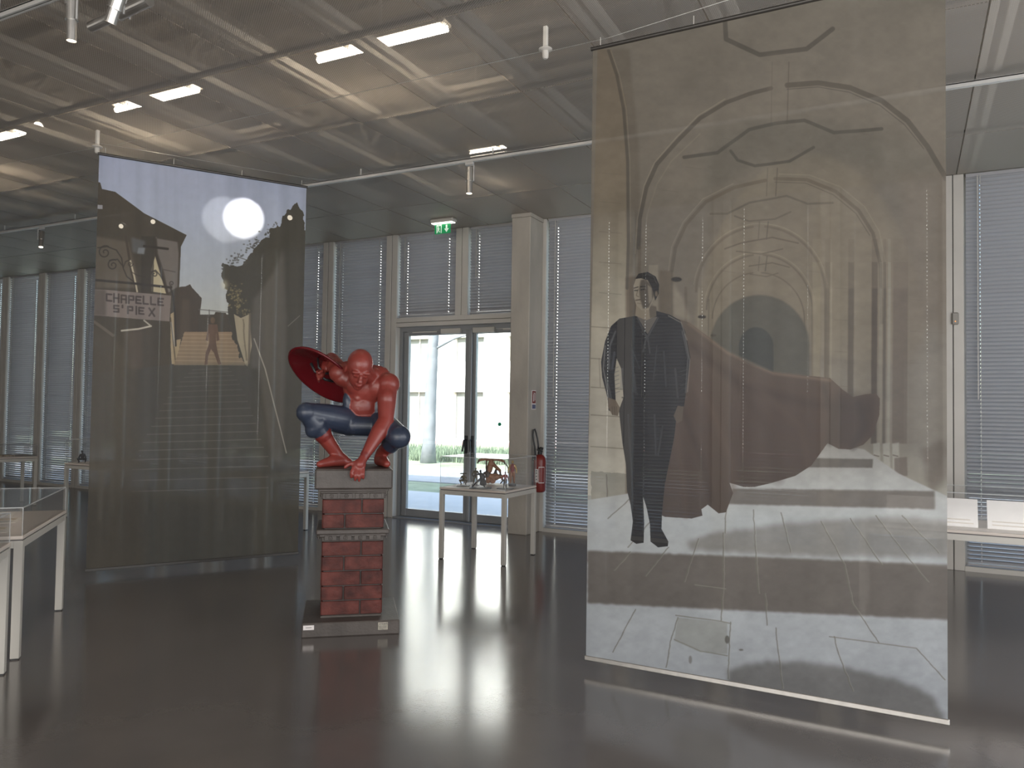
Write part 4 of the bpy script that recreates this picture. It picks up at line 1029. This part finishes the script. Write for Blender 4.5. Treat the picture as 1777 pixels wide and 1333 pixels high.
    # right hand colonnade
    for (x0, x1, col, a) in ((1410, 1424, (160, 150, 128), .5), (1432, 1440, (95, 86, 75), .6), (1440, 1444, (165, 158, 140), .5), (1472, 1482, (88, 80, 72), .7), (1484, 1512, (140, 131, 116), .5), (1513, 1523, (82, 73, 66), .8), (1526, 1532, (150, 143, 128), .6),
                             (1533, 1538, (86, 78, 70), .7), (1541, 1546, (165, 160, 148), .6), (1550, 1576, (108, 97, 88), .75), (1578, 1642, (124, 114, 103), .5)):
        c.poly([(x0, 500), (x1, 500), (x1 - 2, 770), (x0 - 2, 770)], col, a, soft=1); c.poly([(x0, 455), (x1, 455), (x1, 500), (x0, 500)], col, a * .6); c.poly([(x0, 415), (x1, 415), (x1, 455), (x0, 455)], col, a * .25)
    c.poly([(1560, 300), (1645, 300), (1645, 560), (1585, 560)], (112, 102, 91), .35, soft=6)
    c.poly([(1578, 640), (1620, 560), (1645, 600), (1645, 830), (1578, 810)], (140, 136, 128), .5, soft=8)
    c.poly([(1600, 780), (1642, 760), (1642, 830), (1612, 860)], (98, 88, 80), .6, soft=4, jag=3)
    for xx in (1515, 1532, 1548): c.poly([(xx, 770), (xx + 12, 768), (xx + 13, 824), (xx + 2, 822)], (172, 170, 160), .8, soft=1); c.line([(xx + 2, 790), (xx + 10, 792)], 2, (90, 80, 72), .7)
    c.poly([(1552, 795), (1574, 793), (1575, 826), (1552, 826)], (108, 98, 90), .8, soft=1)
    # paving: lit floor with bars of shade
    c.poly([(1020, 868), (1100, 855), (1200, 845), (1300, 790), (1440, 770), (1500, 780), (1560, 822), (1645, 862), (1660, 1330), (1015, 1330)], grad([(780, (172, 170, 164)), (900, (177, 181, 182)), (1060, (176, 181, 185)), (1280, (162, 167, 174))]), soft=1)
    sh = (104, 98, 92)
    c.poly([(1405, 795), (1515, 797), (1514, 812), (1395, 811)], sh, .9, soft=1)
    c.poly([(1272, 848), (1622, 852), (1622, 884), (1560, 882), (1262, 875)], sh, .9, soft=1.5, jag=1)
    c.poly([(1020, 956), (1300, 966), (1500, 974), (1655, 981), (1655, 1076), (1300, 1060), (1020, 1047)], (103, 97, 92), .93, soft=2, jag=1.5)
    c.poly([(1190, 940), (1240, 925), (1400, 905), (1560, 897), (1645, 904), (1645, 968), (1400, 965), (1200, 955)], (128, 126, 122), .85, soft=4, jag=5)
    c.poly([(1262, 1162), (1330, 1148), (1400, 1147), (1470, 1160), (1560, 1180), (1620, 1210), (1640, 1255), (1400, 1215), (1262, 1185)], (104, 103, 102), .8, soft=4, jag=6)
    jt = (112, 110, 102)
    for pts in ([(1094, 958), (1065, 990)], [(1160, 950), (1120, 1000)], [(1212, 935), (1187, 1010)], [(1255, 925), (1255, 1015), (1252, 1077)], [(1307, 885), (1312, 965), (1316, 1030)], [(1356, 890), (1372, 958)], [(1425, 905), (1465, 980), (1480, 1050), (1525, 1115)],
                [(1475, 900), (1530, 980)], [(1520, 895), (1570, 960), (1610, 1010)], [(1565, 895), (1630, 960)], [(1102, 1058), (1064, 1132)], [(1176, 1072), (1165, 1110), (1156, 1158)], [(1268, 1080), (1265, 1140), (1263, 1178)], [(1327, 1030), (1331, 1085)], [(1346, 1090), (1358, 1195)],
                [(1448, 1105), (1455, 1135), (1480, 1200)], [(1172, 1068), (1250, 1078), (1268, 1082)], [(1170, 1110), (1215, 1130), (1262, 1138)], [(1205, 1015), (1258, 1022)], [(1100, 860), (1055, 900)], [(1160, 870), (1090, 950)], [(1260, 875), (1258, 925)], [(1440, 1105), (1590, 1125), (1640, 1180)]):
        c.line(pts, 1.8, jt, .75, jag=1.5); c.line([(p[0] + 1.8, p[1]) for p in pts], 1.0, (182, 182, 172), .35, jag=1.5)
    c.poly([(1176, 1072), (1262, 1080), (1262, 1135), (1215, 1132), (1170, 1112)], (140, 141, 133), .5, soft=1)
    c.ell((1262, 1110), 4, 7, (80, 78, 72), .7); c.ell((1198, 1145), 3, 7, (110, 108, 102), .6); c.ell((1286, 1128), 4, 1.5, (95, 92, 86), .8)
    # mottling of stone
    c.img *= (1 + (n1 - .5) * .10 + (n2 - .5) * .09 + (n3 - .5) * .10)[..., None]
    c.img *= np.interp(c.Y, [0, 300, 520, 780, 860, 1250], [1.16, 1.10, .93, .88, 1.03, 1.03])[..., None]  # print tone scaled by height, making up for uneven light on the banner
    # cloak
    ck = grad([(540, (96, 86, 76)), (640, (92, 80, 72)), (720, (84, 71, 64)), (900, (78, 67, 61))])
    c.poly([(1118, 548), (1160, 548), (1196, 560), (1230, 585), (1262, 610), (1300, 632), (1342, 646), (1400, 652), (1440, 656), (1462, 676), (1480, 689), (1503, 684), (1520, 683), (1527, 692), (1526, 720), (1515, 755), (1498, 772), (1476, 780), (1455, 779), (1436, 769), (1424, 786), (1408, 808),
            (1380, 826), (1340, 838), (1310, 845), (1290, 845), (1266, 838), (1272, 856), (1260, 889), (1247, 891), (1228, 876), (1217, 884), (1219, 895), (1200, 900), (1154, 897), (1122, 882), (1100, 720)], ck)
    for pts, w, col, a in (([(1196, 562), (1262, 612), (1342, 648), (1440, 660)], 5, (122, 108, 94), .7), ([(1200, 600), (1290, 670), (1400, 700), (1500, 710)], 14, (72, 62, 57), .5), ([(1190, 640), (1240, 720), (1270, 800), (1272, 850)], 12, (98, 82, 73), .4), ([(1180, 700), (1215, 790), (1235, 870)], 10, (68, 58, 53), .5),
                           ([(1260, 640), (1330, 740), (1350, 830)], 16, (74, 63, 57), .4), ([(1300, 660), (1390, 740), (1400, 805)], 10, (96, 82, 73), .3), ([(1170, 740), (1185, 820), (1190, 895)], 9, (92, 77, 68), .35), ([(1430, 672), (1445, 720), (1440, 768)], 10, (68, 62, 58), .5), ([(1490, 700), (1500, 740), (1480, 775)], 10, (62, 55, 52), .6)):
        c.line(pts, w, col, a, soft=w * .5)
    c.poly([(1450, 682), (1524, 688), (1512, 755), (1476, 778), (1446, 768)], (66, 59, 56), .55, soft=6)
    # standing man in a plain dark coat and trousers
    dk1 = (42, 42, 45)
    c.poly([(1103, 548), (1075, 553), (1060, 566), (1050, 592), (1043, 628), (1045, 655), (1054, 690), (1056, 712), (1070, 720), (1068, 690), (1066, 650), (1070, 622), (1078, 640), (1082, 690), (1074, 712), (1080, 768), (1086, 806), (1088, 852), (1094, 876), (1098, 905), (1094, 938), (1104, 944), (1117, 942), (1118, 908), (1116, 862),
            (1122, 880), (1128, 910), (1129, 940), (1142, 950), (1159, 948), (1160, 940), (1148, 918), (1149, 888), (1154, 840), (1170, 760), (1176, 706), (1187, 705), (1196, 640), (1198, 620), (1189, 575), (1180, 556), (1162, 546), (1140, 540), (1118, 540)], dk1)
    # arms, coat front, lapels and shine
    for pts, w, col, a in (([(1068, 575), (1058, 600), (1056, 640)], 3, (120, 122, 124), .55), ([(1052, 655), (1060, 690)], 3, (98, 100, 100), .5), ([(1066, 612), (1062, 640)], 4, (92, 96, 104), .5), ([(1184, 575), (1194, 620), (1190, 680)], 3, (112, 112, 112), .55), ([(1080, 640), (1078, 675)], 4, (110, 112, 112), .45),
                           ([(1172, 640), (1176, 690)], 4, (86, 86, 88), .4), ([(1120, 568), (1118, 640), (1120, 700), (1124, 800)], 2.2, (36, 36, 38), .8), ([(1106, 552), (1122, 585), (1116, 610)], 3, (74, 74, 76), .8), ([(1142, 552), (1124, 585), (1128, 612)], 3, (74, 74, 76), .8), ([(1080, 690), (1120, 700), (1170, 690)], 2, (36, 36, 38), .7),
                           ([(1150, 740), (1142, 790)], 3, (80, 82, 84), .5), ([(1092, 760), (1096, 820)], 3, (70, 72, 74), .4), ([(1096, 610), (1100, 680)], 5, (66, 68, 72), .5)):
        c.line(pts, w, col, a, soft=1.2)
    c.poly([(1106, 550), (1141, 550), (1124, 580)], (112, 106, 98), .8)
    for k in range(7): c.line([(1064 + k * .6, 640 + k * 7), (1073 + k * .4, 637 + k * 7)], 1.2, (88, 90, 92), .5); c.line([(1182, 645 + k * 8), (1192, 641 + k * 8)], 1.2, (96, 96, 94), .5)
    for pts, w in (([(1094, 600), (1110, 640)], 3), ([(1140, 600), (1134, 660)], 3), ([(1090, 720), (1094, 800), (1098, 870)], 3), ([(1136, 720), (1138, 790)], 4), ([(1100, 650), (1104, 685)], 4), ([(1152, 610), (1156, 670)], 4)): c.line(pts, w, (74, 76, 80), .5, soft=1.5)
    c.line([(1050, 600), (1047, 640), (1056, 690)], 1.4, (168, 166, 158), .6); c.line([(1188, 580), (1197, 625), (1193, 680)], 1.4, (150, 146, 138), .6); c.line([(1160, 548), (1182, 560), (1192, 590)], 1.6, (150, 144, 132), .6)
    # hands
    c.poly([(1055, 690), (1068, 694), (1076, 708), (1072, 722), (1062, 720), (1055, 706)], (108, 97, 84), .95); c.poly([(1176, 704), (1186, 706), (1184, 730), (1175, 735), (1169, 722)], (92, 83, 74), .95)
    for q in range(3): c.line([(1062 + 4 * q, 706), (1063 + 4 * q, 720)], .9, (70, 62, 54), .7)
    # neck and head, looking to the left
    c.poly([(1104, 528), (1138, 532), (1139, 548), (1122, 556), (1102, 548)], (134, 124, 108)); c.poly([(1126, 530), (1139, 532), (1139, 550), (1128, 552)], (84, 77, 68), .8, soft=1)
    c.poly([(1104, 482), (1099, 496), (1100, 516), (1104, 530), (1113, 538), (1126, 538), (1135, 518), (1138, 498), (1128, 482), (1114, 478)], (146, 137, 121)); c.poly([(1112, 486), (1120, 484), (1134, 498), (1136, 512), (1126, 534), (1116, 536), (1111, 520), (1109, 502)], (70, 64, 57), .82, soft=1.5)
    c.poly([(1124, 494), (1131, 500), (1132, 520), (1126, 528)], (140, 131, 116), .7, soft=1)
    c.poly([(1102, 484), (1108, 475), (1124, 472), (1138, 480), (1144, 494), (1143, 510), (1137, 522), (1134, 508), (1131, 498), (1124, 486), (1112, 483)], (40, 38, 37))
    c.line([(1100, 500), (1107, 498)], 1.5, (48, 44, 40), .9); c.line([(1111, 498), (1119, 497)], 1.5, (40, 37, 34), .9); c.line([(1107, 502), (1104, 513), (1108, 515)], 1.2, (92, 84, 72), .8); c.line([(1103, 521), (1111, 520)], 1.5, (66, 58, 50), .9); c.line([(1101, 504), (1106, 504)], 1.6, (40, 36, 33), .9); c.line([(1112, 503), (1118, 502)], 1.4, (30, 28, 26), .9); c.line([(1106, 526), (1112, 527)], 1.2, (108, 98, 86), .7); c.ell((1139, 510), 2.5, 5, (112, 100, 86), .9); c.line([(1120, 474), (1134, 480), (1140, 492)], 1.4, (78, 75, 72), .6)

def paint_stairway(c):
    n1 = c.noise(50, 50, 11); n2 = c.noise(9, 9, 12)
    full = (slice(None), slice(None))
    def grad(stops):
        ys = [s_[0] for s_ in stops]; return lambda x, y: np.stack([np.interp(y, ys, [s_[1][k] for s_ in stops]) for k in range(3)], -1)
    c.blend(full, np.ones_like(c.X), grad([(260, (128, 134, 153)), (380, (140, 146, 160)), (480, (142, 146, 150)), (545, (150, 151, 146))]))
    dk = (62, 57, 50)
    # lower area: dark steps and walls
    c.poly([(140, 546), (540, 546), (540, 1000), (140, 1000)], grad([(546, (64, 59, 53)), (640, (62, 59, 54)), (1000, (61, 60, 56))]))
    # left house
    c.poly([(160, 312), (174, 317), (177, 328), (200, 333), (250, 370), (324, 408), (314, 428), (311, 500), (303, 632), (140, 650), (140, 312)], dk)
    c.poly([(262, 412), (308, 420), (310, 440), (308, 498), (292, 508), (284, 470), (274, 440), (272, 412)], (98, 92, 87), .9, soft=1)
    c.poly([(166, 410), (222, 420), (236, 470), (240, 500), (166, 500)], (82, 75, 66), .8, soft=2)
    c.poly([(271, 440), (291, 510), (262, 506), (262, 468)], (158, 147, 120), .95)
    c.line([(218, 410), (228, 470), (237, 504)], 4, (60, 54, 48)); c.line([(226, 452), (233, 480), (238, 506)], 3, (160, 150, 128), .9)
    c.line([(268, 412), (270, 440), (291, 512)], 4, (56, 50, 45)); c.poly([(245, 410), (268, 410), (266, 508), (245, 508)], (52, 48, 43), .8)
    c.poly([(228, 412), (252, 418), (250, 442), (230, 438)], (86, 88, 90), .6, soft=2); c.poly([(240, 430), (252, 430), (250, 441), (238, 440)], (120, 124, 128), .6, soft=1)
    c.line([(250, 427), (291, 432)], 4, (48, 44, 40)); c.line([(284, 468), (304, 472)], 1.6, (62, 58, 54), .8)
    c.poly([(166, 355), (178, 356), (178, 363), (166, 362)], (140, 140, 145), .8)
    # lane between houses
    c.poly([(296, 545), (304, 540), (320, 556), (306, 632), (298, 632), (296, 600)], (138, 122, 96), .95); c.line([(297, 560), (303, 600)], 3, (165, 165, 160), .6); c.line([(296, 552), (305, 632)], 2, (60, 54, 48), .7)
    c.poly([(302, 506), (312, 498), (322, 497), (330, 493), (334, 500), (350, 517), (347, 545), (344, 585), (304, 590)], (62, 55, 48), 1, jag=1); c.poly([(316, 520), (330, 520), (330, 580), (312, 590)], (74, 66, 57), .6, soft=2)
    c.line([(345, 537), (396, 542)], 1.3, (80, 78, 74)); c.line([(363, 538), (363, 560)], 1.3, (80, 78, 74))
    c.poly([(344, 548), (370, 549), (374, 541), (392, 543), (397, 556), (404, 590), (330, 590), (344, 585)], (62, 57, 50), 1, jag=1)
    # lit steps
    c.poly([(320, 576), (402, 576), (427, 634), (302, 634)], grad([(576, (118, 100, 80)), (634, (110, 97, 80))]))
    for k in range(9): c.line([(318 - k * 2, 580 + k * 6.5), (404 + k * 2.4, 581 + k * 6.6)], 1.1, (150, 132, 108), .55)
    # right bank with creeper
    c.poly([(384, 466), (388, 458), (395, 463), (420, 460), (428, 450), (442, 436), (452, 422), (468, 408), (470, 398), (482, 392), (490, 380), (500, 364), (512, 354), (521, 362), (528, 376), (529, 400), (550, 404), (560, 1000), (440, 1000), (434, 640), (426, 634), (404, 585), (396, 545), (392, 500), (384, 480)], (60, 57, 50), 1, jag=5.5)
    for k in range(70):
        r = c.rs; t = r.rand(); x = 386 + t * 98; y = 468 - t * 82 + r.randn() * 6
        c.ell((x, y), .8 + 1.6 * r.rand(), .6 + 1.2 * r.rand(), (58, 56, 50), .95, soft=.5, n=7)
    c.line([(410, 452), (414, 444), (412, 440)], 1, dk); c.line([(413, 446), (430, 452)], 1, dk); c.line([(440, 424), (448, 420), (455, 424)], 1.2, dk)
    c.poly([(440, 520), (456, 500), (476, 470), (492, 430), (498, 560), (490, 800), (470, 800), (450, 640), (434, 640), (436, 560)], (80, 76, 70), .8, soft=4)
    for k in range(150):
        r = c.rs; t = r.rand(); x = 402 + t * 22 + r.randn() * 7; y = 496 + t * 48 + r.randn() * 6
        c.ell((x, y), .7 + .9 * r.rand(), .6 + .8 * r.rand(), (124, 112, 80) if r.rand() > .4 else (70, 66, 54), .8, soft=.5)
    c.poly([(406, 545), (418, 552), (433, 545), (437, 600), (430, 636), (426, 634), (412, 590)], (136, 126, 106), .95); c.line([(422, 555), (424, 590), (428, 625)], 2.4, (92, 84, 70), .8, jag=1.5); c.line([(434, 545), (432, 630)], 4, (84, 76, 66), .8)
    c.ell((390, 494), 5, 8, (190, 180, 150), .5, soft=4)
    # big stair treads in shade: bright nosings
    c.poly([(303, 632), (436, 632), (520, 1000), (240, 1000)], (66, 64, 58), .5, soft=2)
    ys = [640, 646, 653, 661, 669, 678, 688, 699, 711, 724, 738, 752, 766, 780, 796, 813, 832, 851]
    for k, yy in enumerate(ys):
        a = .16 + .03 * max(0, k - 6) if k < 14 else .35
        sp = 40 + 7.5 * k if k < 14 else 150
        c.line([(372 - sp * .95, yy + 2), (372 + sp * .62, yy - 1 - k * .2)], 1.1, (140, 134, 124), min(a, .5))
    c.line([(441, 588), (460, 640), (497, 786)], 2, (150, 144, 132), .7); c.line([(500, 566), (520, 548)], 1, (130, 124, 112), .6)
    c.poly([(150, 560), (200, 585), (240, 640), (250, 1000), (150, 1000)], (72, 66, 57), .6, soft=6)
    c.line([(160, 556), (196, 582)], 5, (92, 84, 74), .7); c.poly([(215, 575), (247, 572), (247, 640), (225, 640)], (86, 76, 68), .5, soft=4)
    # wrought iron bracket
    ir = (50, 46, 43)
    c.line([(164, 486), (232, 492), (297, 499)], 4, ir)
    def spiral(cx, cy, r0_, r1_, a0, a1, w=2): c.line([(cx + (r0_ + (r1_ - r0_) * i / 30) * math.cos(math.radians(a0 + (a1 - a0) * i / 30)), cy + (r0_ + (r1_ - r0_) * i / 30) * math.sin(math.radians(a0 + (a1 - a0) * i / 30))) for i in range(31)], w, ir, .9)
    spiral(182, 438, 12, 2, -60, -560); spiral(196, 460, 10, 2, -60, -560)
    c.line([(170, 430), (186, 428), (202, 434), (211, 448), (214, 466), (220, 480), (232, 489)], 2, ir, .9); c.line([(190, 452), (204, 450), (213, 462)], 2, ir, .9); c.line([(214, 464), (218, 454), (226, 451)], 1.6, ir, .9)
    spiral(226, 458, 5, 1, 0, 400, 1.4); c.line([(228, 472), (238, 478), (252, 480)], 1.4, ir, .8); spiral(268, 476, 6, 1.5, 180, 620, 1.8); c.line([(262, 472), (270, 469), (278, 478), (286, 492)], 1.8, ir, .9); spiral(298, 492, 4.5, 1.5, 90, 500, 1.6)
    c.line([(296, 500), (300, 512), (303, 540), (305, 600)], 3, (48, 44, 42), .9)
    # hanging board
    c.poly([(162, 502), (184, 503), (240, 508), (297, 513), (294, 558), (230, 553), (162, 547)], (104, 95, 90)); c.poly([(162, 502), (184, 503), (184, 549), (162, 547)], (72, 66, 60), .7, soft=2)
    def text(s_, x0, y0, dx, dy, w, h, col=(58, 52, 50)):
        x = 0.
        for ch in s_:
            for st in GL[ch]: c.line([(x0 + (x + p[0] * w / 4) * dx, y0 + (x + p[0] * w / 4) * dy + p[1] * h / 6) for p in st], 3.0, col, .85, soft=.6)
            x += w * (1.28 if ch not in " 'I" else .75)
    text('CHAPELLE', 185, 509, 1, .085, 10, 14); text("S'", 198, 529, 1, .085, 9.5, 13); text('PIE', 222, 531, 1, .085, 9.5, 13); text('X', 259, 535, 1, .085, 10, 13)
    c.line([(211, 574), (240, 571), (262, 566)], 3, (152, 146, 134)); c.line([(262, 566), (250, 556)], 2.5, (140, 134, 122))
    # small walker on the steps, plain brown suit, seen from afar
    c.ell((369, 556), 4, 5.5, (84, 70, 58)); c.poly([(362, 563), (377, 563), (381, 590), (376, 592), (375, 577), (375, 598), (363, 598), (363, 577), (361, 592), (357, 590)], (84, 68, 58))
    c.poly([(363, 596), (375, 596), (378, 612), (384, 632), (379, 633), (371, 612), (366, 606), (361, 618), (360, 633), (355, 633), (357, 612)], (82, 67, 58))
    c.img *= (1 + (c.noise(16, 400, 21) - .5) * .12 + (n2 - .5) * .04)[..., None]

def print_mat(name, c, gain, transp, trl):
    im = bpy.data.images.new(name, c.W, c.H); buf = np.ones((c.H, c.W, 4), np.float32)
    buf[..., :3] = np.clip(c.img[::-1] / 255., 0, 1); im.pixels.foreach_set(buf.ravel()); im.update(); im.pack()
    m = bpy.data.materials.new(name); m.use_nodes = True; N = m.node_tree.nodes; L = m.node_tree.links
    N.remove(N['Principled BSDF']); out = N['Material Output']
    uv = N.new('ShaderNodeUVMap'); uv.uv_map = 'print'; tx = N.new('ShaderNodeTexImage'); tx.image = im; tx.extension = 'EXTEND'; L.new(uv.outputs[0], tx.inputs[0])
    # fine weave
    sep = N.new('ShaderNodeTexCoord'); nz = N.new('ShaderNodeTexNoise'); nz.inputs['Scale'].default_value = 220; L.new(sep.outputs['Object'], nz.inputs[0])
    mr = N.new('ShaderNodeMapRange'); mr.inputs[3].default_value = gain * .97; mr.inputs[4].default_value = gain * 1.03; L.new(nz.outputs[0], mr.inputs[0])
    vm = N.new('ShaderNodeVectorMath'); vm.operation = 'SCALE'; L.new(tx.outputs[0], vm.inputs[0]); L.new(mr.outputs[0], vm.inputs['Scale'])
    df = N.new('ShaderNodeBsdfDiffuse'); L.new(vm.outputs[0], df.inputs[0])
    gl = N.new('ShaderNodeBsdfGlossy'); gl.inputs['Roughness'].default_value = .45; gl.inputs[0].default_value = (1, 1, 1, 1)
    g1 = N.new('ShaderNodeMixShader'); g1.inputs[0].default_value = .015; L.new(df.outputs[0], g1.inputs[1]); L.new(gl.outputs[0], g1.inputs[2])
    tl = N.new('ShaderNodeBsdfTranslucent'); L.new(vm.outputs[0], tl.inputs[0])
    m1 = N.new('ShaderNodeMixShader'); m1.inputs[0].default_value = trl; L.new(g1.outputs[0], m1.inputs[1]); L.new(tl.outputs[0], m1.inputs[2])
    tr = N.new('ShaderNodeBsdfTransparent'); m2 = N.new('ShaderNodeMixShader'); m2.inputs[0].default_value = transp
    L.new(m1.outputs[0], m2.inputs[1]); L.new(tr.outputs[0], m2.inputs[2]); L.new(m2.outputs[0], out.inputs[0])
    return m
def banner(A, Bq, z0, z1, label, m, seed, bar_mat, ripple=.006):
    A3, B3 = Vector((*A, 0)), Vector((*Bq, 0)); d = (B3 - A3); Lw = d.length; rz = math.atan2(d.y, d.x)
    t = empty('printed_banner', (A[0], A[1], z0), rz, label=label, cat='banner')
    nu, nv = 90, 60; V = []; F = []; UVs = []
    rs = random.Random(seed); ph_ = [(rs.uniform(3, 14), rs.uniform(0, 6), rs.uniform(.3, 1)) for _ in range(6)]
    for j in range(nv + 1):
        v = j / nv
        for i in range(nu + 1):
            u = i / nu; s = sum(a * math.sin(k * u * 6.28 + p + .6 * v) for k, p, a in ph_) / 3
            V.append((u * Lw, ripple * s * (.35 + .65 * math.sin(math.pi * min(1, v * 1.05))), v * (z1 - z0)))
    for j in range(nv):
        for i in range(nu):
            a = j * (nu + 1) + i; F.append((a, a + 1, a + nu + 2, a + nu + 1))
    me = bpy.data.meshes.new('fabric'); me.from_pydata(V, [], F); uvl = me.uv_layers.new(name='print')
    li = np.zeros(len(me.loops), int); me.loops.foreach_get('vertex_index', li)
    uvs = np.stack([(li % (nu + 1)) / nu, (li // (nu + 1)) / nv], -1); uvl.data.foreach_set('uv', uvs.astype(np.float32).ravel())
    me.polygons.foreach_set('use_smooth', [True] * len(F))
    link('fabric', me, m, t)
    bm = B(); tube(bm, [(-.012, 0, z1 - z0 + .006), (Lw + .012, 0, z1 - z0 + .006)], .013, 12); build('top_bar', bm, M['dark_bar'], t)
    bm = B(); box(bm, -.008, Lw + .008, -.007, .007, -.022, .006, .003); build('bottom_bar', bm, bar_mat, t)
    for u in (.05, Lw * .33, Lw * .66, Lw - .05):
        bm = B(); tube(bm, [(u, 0, z1 - z0 + .015), (u, 0, z1 - z0 + .07)], .003, 6); build('hook', bm, M['white_metal'], t)
    return t
LA, LB, RA, RB = (-6.697, 4.607), (-5.673, 6.252), (-1.782, 4.545), (.169, 4.50)
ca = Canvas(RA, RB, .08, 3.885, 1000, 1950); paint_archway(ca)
cb = Canvas(LA, LB, .08, 3.91, 620, 1220); paint_stairway(cb)
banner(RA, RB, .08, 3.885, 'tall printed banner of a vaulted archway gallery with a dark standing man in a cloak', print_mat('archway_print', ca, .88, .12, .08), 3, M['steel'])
banner(LA, LB, .08, 3.91, 'printed banner of a dusky stairway lane with a hanging board lettered CHAPELLE', print_mat('stairway_print', cb, 2.1, .13, .22), 8, M['dark_bar'])
